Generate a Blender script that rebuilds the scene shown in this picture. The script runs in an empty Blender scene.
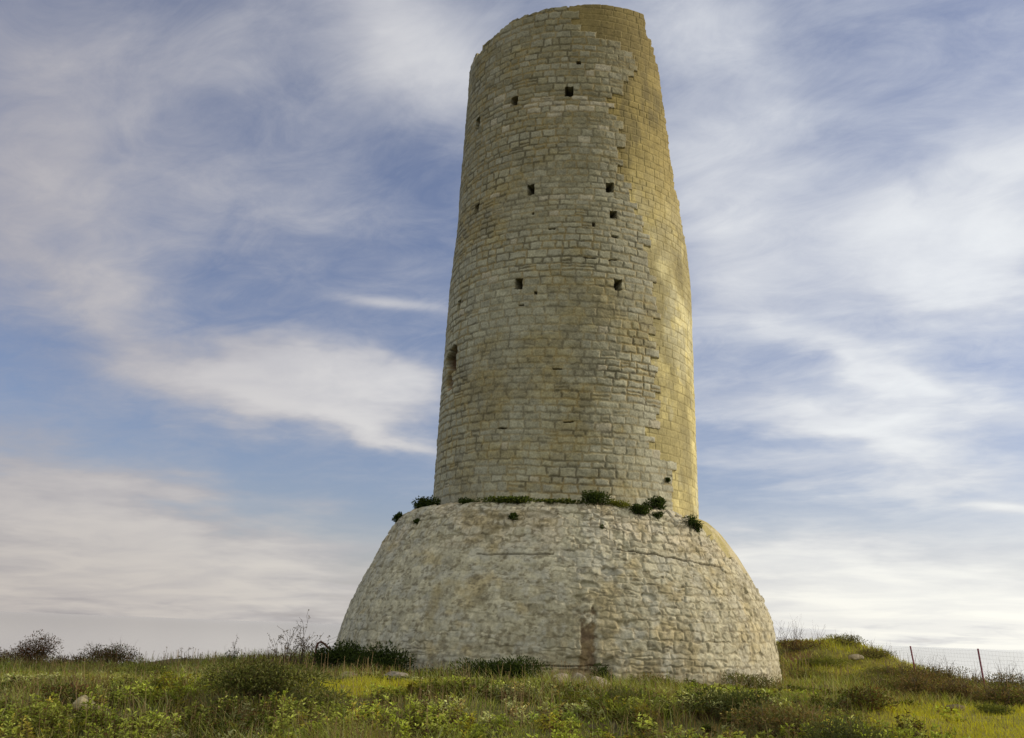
import bpy, bmesh, math, random
import numpy as np
from mathutils import Vector, Matrix

scene = bpy.context.scene
rad = math.radians

# ------------------------------------------------------------------ camera
EYE = 1.6
cam_data = bpy.data.cameras.new("camera")
cam_data.sensor_width = 36.0
cam_data.lens = 983.0 / 1024.0 * 36.0
cam_data.clip_end = 200000.0
cam = bpy.data.objects.new("camera", cam_data)
scene.collection.objects.link(cam)
cam.location = (0, 0, EYE)
cam.matrix_world = (Matrix.Translation((0, 0, EYE)) @ Matrix.Rotation(rad(90 + 14.9), 4, 'X')
                    @ Matrix.Rotation(rad(2.2), 4, 'Z'))
scene.camera = cam

# ------------------------------------------------------------------ light
SUN_AZ, SUN_EL = 84.0, 24.0            # degrees clockwise from +Y, above the horizon
scene.view_settings.view_transform = 'Standard'
scene.view_settings.look = 'None'
scene.view_settings.exposure = 0.0
scene.view_settings.gamma = 1.0
sun_data = bpy.data.lights.new("sun", 'SUN')
sun_data.energy = 3.0
sun_data.angle = rad(1.5)
sun_data.color = (1.0, 0.89, 0.68)
sun = bpy.data.objects.new("sun", sun_data)
scene.collection.objects.link(sun)
sdir = Vector((math.sin(rad(SUN_AZ)) * math.cos(rad(SUN_EL)), math.cos(rad(SUN_AZ)) * math.cos(rad(SUN_EL)), math.sin(rad(SUN_EL))))
sun.rotation_euler = (-sdir).to_track_quat('-Z', 'Y').to_euler()

world = bpy.data.worlds.new("World")
scene.world = world
world.use_nodes = True


class NT:
    """tiny helper for building node graphs"""
    def __init__(s, tree):
        s.t = tree
        s.t.nodes.clear()

    def n(s, kind, **kw):
        nd = s.t.nodes.new(kind)
        for k, v in kw.items():
            if k == 'inp':
                for a, b in v.items():
                    if hasattr(b, 'is_output') or isinstance(b, bpy.types.NodeSocket):
                        s.t.links.new(b, nd.inputs[a])
                    else:
                        nd.inputs[a].default_value = b
            else:
                setattr(nd, k, v)
        return nd

    def m(s, op, a, b=None, c=None, clamp=False):
        nd = s.t.nodes.new('ShaderNodeMath')
        nd.operation = op
        nd.use_clamp = clamp
        for i, v in enumerate((a, b, c)):
            if v is None:
                continue
            if isinstance(v, bpy.types.NodeSocket):
                s.t.links.new(v, nd.inputs[i])
            else:
                nd.inputs[i].default_value = v
        return nd.outputs[0]

    def mix(s, f, a, b, mode='MIX'):
        nd = s.t.nodes.new('ShaderNodeMix')
        nd.data_type = 'RGBA'
        nd.blend_type = mode
        for i, v in ((0, f), (6, a), (7, b)):
            if isinstance(v, bpy.types.NodeSocket):
                s.t.links.new(v, nd.inputs[i])
            else:
                nd.inputs[i].default_value = v
        return nd.outputs[2]

    def ramp(s, x, a, b, lo=0.0, hi=1.0):
        nd = s.n('ShaderNodeMapRange', interpolation_type='SMOOTHSTEP')
        s.t.links.new(x, nd.inputs[0])
        nd.inputs[1].default_value = a
        nd.inputs[2].default_value = b
        nd.inputs[3].default_value = lo
        nd.inputs[4].default_value = hi
        return nd.outputs[0]


w = NT(world.node_tree)
tc = w.n('ShaderNodeTexCoord')
sep = w.n('ShaderNodeSeparateXYZ', inp={0: tc.outputs['Generated']})
sx, sy, sz = sep.outputs
DEG = 180 / math.pi
az = w.m('MULTIPLY', w.m('ARCTAN2', sx, sy), DEG)
el = w.m('MULTIPLY', w.m('ARCSINE', sz), DEG)
# cloud sheet coordinates: direction projected on a high plane, so that the streaks converge to the horizon
den = w.m('ADD', w.m('MAXIMUM', sz, 0.0), 0.13)
cx_, cy_ = w.m('DIVIDE', sx, den), w.m('DIVIDE', sy, den)


def cloud_noise(scale, ang, stretch, detail, rough, off, dist=0.0):
    c, s_ = math.cos(ang), math.sin(ang)
    a = w.m('ADD', w.m('MULTIPLY', cx_, c), w.m('MULTIPLY', cy_, s_))
    b = w.m('SUBTRACT', w.m('MULTIPLY', cy_, c), w.m('MULTIPLY', cx_, s_))
    v = w.n('ShaderNodeCombineXYZ', inp={0: w.m('MULTIPLY', a, 1.0 / stretch), 1: b, 2: off})
    nz = w.n('ShaderNodeTexNoise', inp={'Vector': v.outputs[0], 'Scale': scale, 'Detail': detail, 'Roughness': rough, 'Distortion': dist})
    return nz.outputs['Fac']


n_big = cloud_noise(1.1, rad(-20), 1.6, 5, 0.55, 3.1, 0.4)
n_mid = cloud_noise(2.3, rad(-25), 1.25, 8, 0.56, 7.7, 0.5)
n_fine = cloud_noise(7.5, rad(-40), 1.5, 10, 0.68, 1.3, 0.7)
n_w1 = cloud_noise(2.2, 0.0, 1.0, 4, 0.55, 11.0)
n_w2 = cloud_noise(2.2, 0.0, 1.0, 4, 0.55, 17.0)
azw = w.m('ADD', az, w.m('MULTIPLY', w.m('SUBTRACT', n_w1, 0.5), 13.0))
elw = w.m('ADD', el, w.m('ADD', w.m('MULTIPLY', w.m('SUBTRACT', n_w2, 0.5), 6.0), w.m('MULTIPLY', w.m('SUBTRACT', n_mid, 0.5), 2.5)))
CLOUDS = [  # azimuth, elevation, half width, half height, tilt, strength (degrees): the larger banks of thin cloud
    (-27.7, 21.2, 5.9, 6.6, -8, 0.60), (-23.1, 29.5, 9.5, 3.5, 12, 0.30), (-6.8, 32.5, 11.7, 3.9, -20, 0.80),
    (-15.2, 22.8, 8.8, 3.4, -13, 0.30), (-13.8, 13.3, 7.5, 2.3, -3, 1.15), (-8.6, 14.4, 2.1, 1.5, -16, 0.65), (-13.5, 14.2, 2.5, 1.3, 10, 0.35),
    (-6.5, 11.0, 6.4, 0.9, -15, 0.60), (-24.3, 5.8, 8.2, 2.8, -15, 0.85), (-16.8, 2.6, 9.9, 2.9, -9, 0.80),
    (-23.7, 1.2, 9.5, 3.0, 3, 0.60), (-7.3, 18.3, 3.3, 0.3, -1, 0.50), (-10.5, 4.2, 5.0, 0.4, 0, 0.45),
    (-24.4, 16.5, 6.6, 1.3, -16, 0.35), (12.6, 24.6, 4.2, 6.1, -3, 0.55), (12.8, 34.2, 3.8, 3.0, -5, 0.45),
    (25.8, 19.7, 5.5, 3.1, 8, 0.80), (18.3, 20.9, 9.0, 3.3, 16, 0.45), (20.7, 14.7, 5.8, 1.2, -28, 0.65),
    (22.0, 10.8, 6.6, 1.9, -22, 0.70), (15.7, 12.6, 7.2, 1.1, -11, 0.50), (27.1, 23.2, 6.0, 2.0, 2, 0.40),
    (21.5, 2.3, 10.8, 3.1, 1, 0.80), (14.4, 4.3, 6.5, 1.6, 1, 0.45), (27.2, 7.1, 2.1, 0.25, -6, 0.70),
    (19.5, 2.2, 3.0, 0.3, 1, 0.50), (22.9, 0.8, 10.5, 1.1, 2, 0.60), (15.6, 9.3, 6.5, 0.8, -6, 0.35)]
tot = None
for (a0, e0, rx, ry, tl, st) in CLOUDS:
    c, s_ = math.cos(rad(tl)), math.sin(rad(tl))
    sharp = ry < 0.5
    A, B = (az, el) if sharp else (azw, elw)
    da, de = w.m('SUBTRACT', A, a0), w.m('SUBTRACT', B, e0)
    u = w.m('ADD', w.m('MULTIPLY', da, c / rx), w.m('MULTIPLY', de, s_ / rx))
    v = w.m('SUBTRACT', w.m('MULTIPLY', de, c / ry), w.m('MULTIPLY', da, s_ / ry))
    g = w.m('EXPONENT', w.m('MULTIPLY', w.m('ADD', w.m('MULTIPLY', u, u), w.m('MULTIPLY', v, v)), -1.0))
    g = w.m('MULTIPLY', g, st)
    tot = g if tot is None else w.m('ADD', tot, g)
body = w.m('ADD', w.m('MULTIPLY', n_big, 0.35), w.m('ADD', w.m('MULTIPLY', n_mid, 0.65), w.m('MULTIPLY', n_fine, 0.50)))
body = w.m('ADD', w.m('MULTIPLY', w.m('SUBTRACT', body, 0.74), w.ramp(el, 0.0, 15.0, 0.22, 1.0)), 0.74)
cover = w.m('ADD', w.m('MULTIPLY', tot, 0.95), w.m('MULTIPLY', w.m('SUBTRACT', body, 0.70), 1.15))
# added fill light: an unseen bright cloud sheet put behind the camera and overhead
sdot = w.n('ShaderNodeVectorMath', operation='DOT_PRODUCT', inp={0: tc.outputs['Generated'], 1: tuple(sdir)})
near_sun0 = w.ramp(sdot.outputs['Value'], 0.1, 0.6)
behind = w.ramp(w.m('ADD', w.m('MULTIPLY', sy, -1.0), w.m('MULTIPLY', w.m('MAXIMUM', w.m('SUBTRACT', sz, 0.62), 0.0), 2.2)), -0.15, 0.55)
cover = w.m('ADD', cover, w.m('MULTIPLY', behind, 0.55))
cover = w.m('ADD', cover, w.ramp(el, 0.0, 7.0, 0.32, 0.0))
cover = w.m('ADD', cover, w.m('MULTIPLY', near_sun0, 0.16))
mask = w.ramp(cover, -0.20, 0.92, 0.0, 0.92)
# light of the sky: clear-air model, thin cloud lit by the sun, brighter and warmer towards the sun
sky = w.n('ShaderNodeTexSky', sky_type='NISHITA', sun_disc=False, sun_elevation=rad(SUN_EL), sun_rotation=rad(SUN_AZ),
          altitude=30, air_density=1.0, dust_density=1.0, ozone_density=2.0)
skyc = w.mix(1.0, sky.outputs[0], (0.106, 0.096, 0.109, 1), 'MULTIPLY')
sdot = w.n('ShaderNodeVectorMath', operation='DOT_PRODUCT', inp={0: tc.outputs['Generated'], 1: tuple(sdir)})
near_sun = w.ramp(sdot.outputs['Value'], -0.35, 0.62)
low = w.ramp(el, 0.0, 14.0, 1.0, 0.0)
c_far = (0.47, 0.45, 0.465, 1)
c_near = (0.76, 0.79, 0.83, 1)
ccol = w.mix(near_sun, c_far, c_near)
ccol = w.mix(w.m('MULTIPLY', low, 0.5), ccol, w.mix(near_sun, (0.47, 0.43, 0.395, 1), (0.97, 0.95, 0.85, 1)))
ccol = w.mix(1.0, ccol, w.mix(w.ramp(n_mid, 0.3, 0.7), (0.93, 0.93, 0.95, 1), (1.08, 1.07, 1.05, 1)), 'MULTIPLY')
ccol = w.mix(w.ramp(cover, 0.55, 1.35, 0.0, 1.0), w.mix(1.0, ccol, (0.95, 0.95, 0.96, 1), 'MULTIPLY'), w.mix(1.0, ccol, (1.17, 1.16, 1.12, 1), 'MULTIPLY'))
ccol = w.mix(behind, ccol, (0.93, 0.90, 0.75, 1))  # the added fill sheet gets a bright warm tone of its own
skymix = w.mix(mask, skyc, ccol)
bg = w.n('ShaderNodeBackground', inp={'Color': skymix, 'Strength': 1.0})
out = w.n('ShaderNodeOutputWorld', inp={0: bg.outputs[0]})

# ------------------------------------------------------------------ noise and mesh helpers


def sm(x, a, b):
    t = np.clip((x - a) / (b - a), 0, 1)
    return t * t * (3 - 2 * t)


def _hash(x, y, z, seed):
    h = (x.astype(np.uint32) * np.uint32(374761393) + y.astype(np.uint32) * np.uint32(668265263)
         + z.astype(np.uint32) * np.uint32(2246822519) + np.uint32((seed * 3266489917) & 0xffffffff))
    h = (h ^ (h >> np.uint32(13))) * np.uint32(1274126177)
    h = (h ^ (h >> np.uint32(16))) * np.uint32(2246822519)
    return ((h ^ (h >> np.uint32(15))) & np.uint32(0xffffff)).astype(np.float32) / np.float32(0xffffff)


def vnoise(x, y, z=0.0, seed=1):
    x, y, z = np.broadcast_arrays(np.asarray(x, np.float64), np.asarray(y, np.float64), np.asarray(z, np.float64))
    xi, yi, zi = np.floor(x), np.floor(y), np.floor(z)
    fx, fy, fz = x - xi, y - yi, z - zi
    fx, fy, fz = [f * f * (3 - 2 * f) for f in (fx, fy, fz)]
    xi, yi, zi = xi.astype(np.int64), yi.astype(np.int64), zi.astype(np.int64)
    r = 0
    for dz in (0, 1):
        for dy in (0, 1):
            a = _hash(xi, yi + dy, zi + dz, seed)
            b = _hash(xi + 1, yi + dy, zi + dz, seed)
            r = r + (a + (b - a) * fx) * (fy if dy else 1 - fy) * (fz if dz else 1 - fz)
    return r


def fbm(x, y, z=0.0, seed=1, octs=4, rough=0.5):
    r, amp, tot_ = 0, 1.0, 0
    for o in range(octs):
        r = r + amp * vnoise(x * 2 ** o, y * 2 ** o, z * 2 ** o, seed + o * 17)
        tot_ += amp
        amp *= rough
    return r / tot_


def build_mesh(name, V, F, mat, parent=None, col=None, smooth=False, nper=4):
    """V (n,3), F (m,nper) index array; col (n,3) linear vertex colours"""
    V = np.ascontiguousarray(V, np.float32)
    F = np.ascontiguousarray(F, np.int32)
    me = bpy.data.meshes.new(name)
    me.vertices.add(len(V))
    me.vertices.foreach_set('co', V.ravel())
    me.loops.add(F.size)
    me.loops.foreach_set('vertex_index', F.ravel())
    me.polygons.add(len(F))
    me.polygons.foreach_set('loop_start', np.arange(0, F.size, nper, dtype=np.int32))
    me.polygons.foreach_set('use_smooth', np.full(len(F), smooth, bool))
    me.update(calc_edges=True)
    if col is not None:
        at_ = me.color_attributes.new('Col', 'FLOAT_COLOR', 'POINT')
        c4 = np.ones((len(V), 4), np.float32)
        c4[:, :3] = col
        at_.data.foreach_set('color', c4.ravel())
    me.materials.append(mat)
    o = bpy.data.objects.new(name, me)
    scene.collection.objects.link(o)
    if parent:
        o.parent = parent
    return o


def compact(V, F, col):
    used = np.unique(F)
    rm = np.full(len(V), -1, np.int64)
    rm[used] = np.arange(len(used))
    return V[used], rm[F], col[used]


def tag(o, label, cat, group=None, kind=None):
    if label:
        o['label'] = label
    if cat:
        o['category'] = cat
    if group:
        o['group'] = group
    if kind:
        o['kind'] = kind
    return o


def empty(name, loc, label, cat, group=None):
    o = bpy.data.objects.new(name, None)
    o.empty_display_size = 0.3
    scene.collection.objects.link(o)
    o.location = loc
    return tag(o, label, cat, group)


# ------------------------------------------------------------------ materials


def attr_material(name, rough=0.9, fine=(30.0, 0.35), bump=(60.0, 0.35, 0.004), pits=0.0, spec=0.25):
    m = bpy.data.materials.new(name)
    m.use_nodes = True
    t = NT(m.node_tree)
    at_ = t.n('ShaderNodeAttribute', attribute_name='Col')
    tc_ = t.n('ShaderNodeTexCoord')
    nz = t.n('ShaderNodeTexNoise', inp={'Vector': tc_.outputs['Object'], 'Scale': fine[0], 'Detail': 6, 'Roughness': 0.65})
    nz2 = t.n('ShaderNodeTexNoise', inp={'Vector': tc_.outputs['Object'], 'Scale': fine[0] * 0.23, 'Detail': 4, 'Roughness': 0.6})
    f = t.m('ADD', t.ramp(nz.outputs['Fac'], 0.3, 0.7, 1 - fine[1], 1 + fine[1]),
            t.ramp(nz2.outputs['Fac'], 0.3, 0.7, -fine[1] * 0.5, fine[1] * 0.5))
    mul = t.n('ShaderNodeVectorMath', operation='SCALE', inp={0: at_.outputs['Color'], 'Scale': f})
    col = mul.outputs[0]
    if pits:
        vo = t.n('ShaderNodeTexNoise', inp={'Vector': tc_.outputs['Object'], 'Scale': 16.0, 'Detail': 3, 'Roughness': 0.7})
        pm = t.ramp(vo.outputs['Fac'], 0.64, 0.72, 0.0, pits)
        col = t.mix(pm, col, (0.07, 0.06, 0.045, 1))
    nb = t.n('ShaderNodeTexNoise', inp={'Vector': tc_.outputs['Object'], 'Scale': bump[0], 'Detail': 5, 'Roughness': 0.6})
    bp = t.n('ShaderNodeBump', inp={'Strength': bump[1], 'Distance': bump[2], 'Height': nb.outputs['Fac']})
    bs = t.n('ShaderNodeBsdfPrincipled', inp={'Base Color': col, 'Roughness': rough, 'Specular IOR Level': spec, 'Normal': bp.outputs[0]})
    t.n('ShaderNodeOutputMaterial', inp={0: bs.outputs[0]})
    return m


def leaf_material(name, trans=0.3, gloss=0.12):
    m = bpy.data.materials.new(name)
    m.use_nodes = True
    t = NT(m.node_tree)
    at_ = t.n('ShaderNodeAttribute', attribute_name='Col')
    df = t.n('ShaderNodeBsdfDiffuse', inp={'Color': at_.outputs['Color']})
    warm = t.mix(1.0, at_.outputs['Color'], (1.25, 1.15, 0.5, 1), 'MULTIPLY')
    tr = t.n('ShaderNodeBsdfTranslucent', inp={'Color': warm})
    mx = t.n('ShaderNodeMixShader', inp={0: trans, 1: df.outputs[0], 2: tr.outputs[0]})
    gl = t.n('ShaderNodeBsdfGlossy', inp={'Color': (0.5, 0.5, 0.45, 1), 'Roughness': 0.5})
    mx2 = t.n('ShaderNodeMixShader', inp={0: gloss * 0.12, 1: mx.outputs[0], 2: gl.outputs[0]})
    t.n('ShaderNodeOutputMaterial', inp={0: mx2.outputs[0]})
    return m


def plain_material(name, colr, rough=0.7, metal=0.0, var=0.25, scale=12.0):
    m = bpy.data.materials.new(name)
    m.use_nodes = True
    t = NT(m.node_tree)
    tc_ = t.n('ShaderNodeTexCoord')
    nz = t.n('ShaderNodeTexNoise', inp={'Vector': tc_.outputs['Object'], 'Scale': scale, 'Detail': 5, 'Roughness': 0.65})
    f = t.ramp(nz.outputs['Fac'], 0.3, 0.7, 1 - var, 1 + var)
    mul = t.n('ShaderNodeVectorMath', operation='SCALE', inp={0: tuple(colr[:3]), 'Scale': f})
    bp = t.n('ShaderNodeBump', inp={'Strength': 0.4, 'Distance': 0.01, 'Height': nz.outputs['Fac']})
    bs = t.n('ShaderNodeBsdfPrincipled', inp={'Base Color': mul.outputs[0], 'Roughness': rough, 'Metallic': metal, 'Normal': bp.outputs[0]})
    t.n('ShaderNodeOutputMaterial', inp={0: bs.outputs[0]})
    return m


M_STONE = attr_material('facing_stone', fine=(26.0, 0.22), bump=(45.0, 0.5, 0.006), pits=0.55)
M_BASE = attr_material('base_stone', fine=(16.0, 0.20), bump=(30.0, 0.6, 0.010), pits=0.5)
M_CORE = attr_material('ashlar_core', fine=(18.0, 0.16), bump=(40.0, 0.35, 0.004), pits=0.25)
M_SOIL = attr_material('soil', fine=(9.0, 0.3), bump=(20.0, 0.6, 0.03))
M_ROCK = attr_material('limestone_rock', fine=(14.0, 0.25), bump=(22.0, 0.7, 0.02), pits=0.3)
M_LEAF = leaf_material('leaf', 0.30)
M_GRASS = leaf_material('grass_blade', 0.42)
M_DRY = leaf_material('dry_stalk', 0.12, 0.05)
M_BARK = plain_material('twig_bark', (0.085, 0.055, 0.042), 0.85)

# ------------------------------------------------------------------ ground, sea
TX, TY = 1.43, 24.0                       # axis of the tower


HUMPS = [(-2.85, 12.7, .70, .20), (-5.3, 13.5, .8, .14), (2.6, 12.6, .8, .16), (3.3, 10.6, .6, .14), (0.3, 10.8, .7, .12), (-1.2, 9.6, .6, .12), (-4.3, 10.4, .7, .12), (5.2, 14.5, .7, .12), (1.6, 9.4, .5, .10)]


def ground(x, y):
    x = np.asarray(x, float)
    y = np.asarray(y, float)
    z = 0.70 * sm(y, 2.0, 17.0)
    z = z - 0.052 * np.clip(-x - 3.2, 0, 14) * sm(y, 4, 16)
    for hx_, hy_, hr_, hh_ in HUMPS:
        z = z + hh_ * np.exp(-(((x - hx_) ** 2 + (y - hy_) ** 2) / hr_ ** 2))
    # spoil mound right of the tower
    z = z + 0.90 * np.exp(-(np.clip(np.abs(x - 8.6) - 0.5, 0, 99) / 1.9) ** 2 - ((y - 28.2) / 2.6) ** 2)
    z = z + 0.20 * np.exp(-((x - 9.9) / 0.7) ** 2 - ((y - 28.0) / 1.5) ** 2)
    z = z + 0.22 * sm(y, 24, 26) * (fbm(x * 1.3, y * 1.3, 0, 6, 3) - 0.5) + 0.22 * (fbm(x * 0.22, y * 0.22, 0, 5, 3) - 0.5) * sm(np.hypot(x - TX, y - TY), 5.5, 8) + 0.15 * (fbm(x * 0.9, y * 0.9, 0, 9, 3) - 0.5)
    edge = 29.0 + 2.0 * (vnoise(x * 0.12, 3.3, 0, 4) - 0.5) + 2.5 * sm(x, 3, 8) - 3.5 * sm(x, 10.5, 13)
    z = z - 0.10 * np.clip(y - edge + 1.5, 0, 3) - 27.0 * sm(y, edge, edge + 26.0)
    return z


def veg_zone(x, y):
    """0..1 how much the spot is short bright turf rather than leafy scrub"""
    right = sm(x - (0.358 * y) + 0.7 * (vnoise(x * 0.8, y * 0.8, 0, 7) - 0.5), -0.3, 0.5) * sm(y, 8.0, 9.5) * (1 - sm(y, 15.6, 17.4)) * sm(x, 4, 5)
    left = np.exp(-(((x + 2.0) / 1.35) ** 2 + ((y - 15.4) / 1.9) ** 2) * 1.2)
    left = sm(left + 0.3 * (vnoise(x * 1.3, y * 1.3, 0, 8) - 0.5), 0.30, 0.55)
    left = np.maximum(left, sm(np.exp(-(((x + 6.0) / 2.0) ** 2 + ((y - 16.6) / 1.5) ** 2)) + 0.35 * (vnoise(x * 1.1, y * 1.1, 0, 18) - 0.5), 0.35, 0.65) * 0.85)
    mound = sm(x, 6.9, 7.6) * (1 - sm(x, 11.0, 12.5)) * sm(y, 23.8, 25.0) * 0.72 * (1 - np.exp(-((x - 7.7) / 0.6) ** 2 - ((y - 26.2) / 0.9) ** 2))
    return np.maximum(np.maximum(right, left), mound)


def axis_points(lo, hi, c0, c1, fine, grow=1.16):
    pts = list(np.arange(c0, c1 + 1e-6, fine))
    s = fine
    p = c1
    while p < hi:
        s *= grow
        p += s
        pts.append(min(p, hi))
    s = fine
    p = c0
    while p > lo:
        s *= grow
        p -= s
        pts.insert(0, max(p, lo))
    return np.array(sorted(set(pts)))


gx = axis_points(-300, 300, -19, 19, 0.09)
gy = axis_points(-400, 130, 5.0, 33, 0.09)
GX, GY = np.meshgrid(gx, gy)
GZ = ground(GX, GY)
nx, ny = len(gx), len(gy)
idx = np.arange(nx * ny).reshape(ny, nx)
F = np.stack([idx[:-1, :-1], idx[:-1, 1:], idx[1:, 1:], idx[1:, :-1]], -1).reshape(-1, 4)
pn = fbm(GX * 0.8, GY * 0.8, 0, 21, 4).ravel()[:, None]
gc = np.array([0.085, 0.085, 0.025]) * (1 - sm(pn, 0.42, 0.62)) + np.array([0.085, 0.065, 0.035]) * sm(pn, 0.48, 0.66)
rn = np.exp(-(((GX - 7.7) / 0.6) ** 2 + ((GY - 26.2) / 0.9) ** 2)).ravel()[:, None]
gc = gc * (1 - sm(rn, 0.3, 0.7)) + np.array([0.12, 0.055, 0.03]) * sm(rn, 0.3, 0.7)
zn = veg_zone(GX, GY).ravel()[:, None]
gc = gc * (1 - zn) + np.array([0.20, 0.18, 0.025]) * zn
g_o = build_mesh('ground', np.stack([GX, GY, GZ], -1).reshape(-1, 3), F, M_SOIL, col=gc, smooth=True)
tag(g_o, None, None, kind='structure')

ms = bpy.data.materials.new('sea_water')
ms.use_nodes = True
t = NT(ms.node_tree)
tcs = t.n('ShaderNodeTexCoord')
wn = t.n('ShaderNodeTexNoise', inp={'Vector': tcs.outputs['Object'], 'Scale': 0.05, 'Detail': 6, 'Roughness': 0.6})
bpn = t.n('ShaderNodeBump', inp={'Strength': 0.03, 'Distance': 1.0, 'Height': wn.outputs['Fac']})
bs = t.n('ShaderNodeBsdfPrincipled', inp={'Base Color': (0.30, 0.31, 0.34, 1), 'Roughness': 0.08, 'IOR': 1.33, 'Normal': bpn.outputs[0]})
t.n('ShaderNodeOutputMaterial', inp={0: bs.outputs[0]})
S = 90000.0
sv = [(-S, 40, -25), (S, 40, -25), (S, S, -25), (-S, S, -25)]
tag(build_mesh('sea', np.array(sv, float), np.array([[0, 1, 2, 3]]), ms), None, None, kind='structure')

# ------------------------------------------------------------------ masonry


def masonry(u, v, mean_h, hv, lmin, lmax, seed, warp=0.04, jit=0.010, split=0.14):
    rng = np.random.default_rng(seed)
    u = u.astype(float)
    v2 = v + warp * 2 * (vnoise(u * 0.45, v * 0.35, 0, seed + 1) - 0.5) + jit * 2 * (fbm(u * 9, v * 9, 0, seed + 2, 2) - 0.5)
    u2 = u + jit * 2.2 * (fbm(u * 8 + 50, v * 8, 0, seed + 3, 2) - 0.5)
    lo, hi = v2.min() - 0.5, v2.max() + 0.5
    hs = mean_h * (1 + hv * rng.uniform(-1, 1, int((hi - lo) / mean_h * 1.6) + 10))
    bd = lo + np.concatenate([[0], np.cumsum(hs)])
    k = np.clip(np.searchsorted(bd, v2) - 1, 0, len(bd) - 2)
    U0, U1 = u2.min() - 1, u2.max() + 1
    flat = []
    for i in range(len(bd)):
        p = rng.uniform(0, lmax)
        sc = rng.uniform(0.8, 1.25)
        row = [0.0]
        while p < (U1 - U0):
            row.append(p)
            p += rng.uniform(lmin, lmax) * sc
        row.append(U1 - U0 + 5)
        flat.append(i * 1000.0 + np.array(row))
    flat = np.concatenate(flat)
    key = k * 1000.0 + (u2 - U0)
    j = np.searchsorted(flat, key)
    left, right = flat[j - 1], flat[np.minimum(j, len(flat) - 1)]
    R = rng.random((len(flat) + 2, 6))
    bid = j
    b0, b1 = bd[k], bd[k + 1]
    du = np.minimum(key - left, right - key)
    dv = np.minimum(v2 - b0, b1 - v2)
    # some stones are pairs, one thin stone upon another
    sp = R[bid, 5] < split
    mid = b0 + (b1 - b0) * (0.35 + 0.3 * R[bid, 4])
    up = sp & (v2 > mid)
    dv = np.where(sp, np.minimum(dv, np.abs(v2 - mid)), dv)
    bid2 = np.where(up, (bid * 7 + 13) % len(R), bid)
    rr = R[bid2]
    lu = (key - left) / (right - left)
    lv = (v2 - b0) / (b1 - b0)
    uc = (left + right) / 2 - k * 1000.0 + U0
    vc = (b0 + b1) / 2
    return du, dv, rr, lu, lv, uc, vc


def lerpc(a, b, f):
    f = np.asarray(f)[..., None]
    return a * (1 - f) + np.asarray(b) * f


# columns: dense where the camera can see, coarser round the back
phis = np.concatenate([np.linspace(-180, -122, 60, endpoint=False), np.linspace(-122, 122, 1240, endpoint=False), np.linspace(122, 180, 61)])

DZ = [0, 4.6, 7.1, 9.8, 11.8, 14.0, 16.6, 18]
DR = [3.27, 3.22, 3.16, 3.10, 2.99, 2.93, 2.885, 2.86]
RIMP = [-180, -110, -62, -48, -37, -26, -17, -7, 3, 19, 26, 32, 60, 180]
RIMZ = [15.95, 16.05, 16.28, 16.34, 16.44, 16.51, 16.56, 16.58, 16.63, 16.68, 16.71, 16.73, 16.3, 15.95]
BREAK = [(9.6, 90.0), (10.25, 74.2), (11.2, 67.0), (11.6, 62.2), (12.02, 59.6), (12.34, 54.8), (12.98, 51.5), (13.65, 49.3), (14.24, 46.2), (15.34, 43.0), (15.80, 39.5), (16.2, 35.0), (16.4, 33.4), (17, 32.8)]
FACING = [(3.9, 50), (4.53, 45.7), (5.37, 46.3), (5.38, 38.1), (5.55, 38.0), (5.58, 30.6), (6.03, 30.7), (6.14, 35.5), (6.35, 35.6), (6.38, 39.7), (6.71, 39.8), (6.72, 35.7), (8.35, 35.0),
          (8.74, 36.8), (8.82, 33.4), (9.82, 35.3), (9.97, 31.4), (10.72, 31.6), (11.10, 27.4), (11.34, 26.4), (11.82, 23.4), (12.27, 17.6), (13.43, 19.6), (13.64, 13.7), (13.88, 16.6), (13.97, 14.6), (14.18, 13.7),
          (14.52, 23.8), (14.84, 22.8), (15.04, 28.4), (15.32, 28.4), (15.62, 18.6), (15.75, 17.0), (15.76, -4.1), (15.89, -5.5), (16.32, -5.7), (17, -6)]
HOLES = [(-6.2, 14.14, .20, .26), (-33.6, 14.10, .20, .24), (-59.6, 13.99, .20, .30), (-1.9, 14.94, .11, .09), (-22.4, 11.62, .17, .26), (13.4, 11.69, .19, .24), (14.8, 11.00, .17, .18),
         (-54.5, 11.53, .17, .24), (-25.7, 9.25, .18, .26), (16.7, 9.26, .18, .26), (-62.2, 9.14, .16, .26)]
CRACKS = [(-12.0, 10.55, .16, .035), (4.5, 9.85, .28, .03), (14.5, 9.85, .20, .03), (-24.0, 8.72, .12, .04), (-18.0, 9.0, .07, .07), (-3.0, 6.0, .22, .03), (-21.0, 11.0, .06, .05), (15.5, 10.45, .16, .05),
          (6.0, 10.7, .07, .1), (-8.0, 7.2, .2, .03), (41.0, 4.95, .09, .08), (-30.0, 5.9, .2, .03)]


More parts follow.
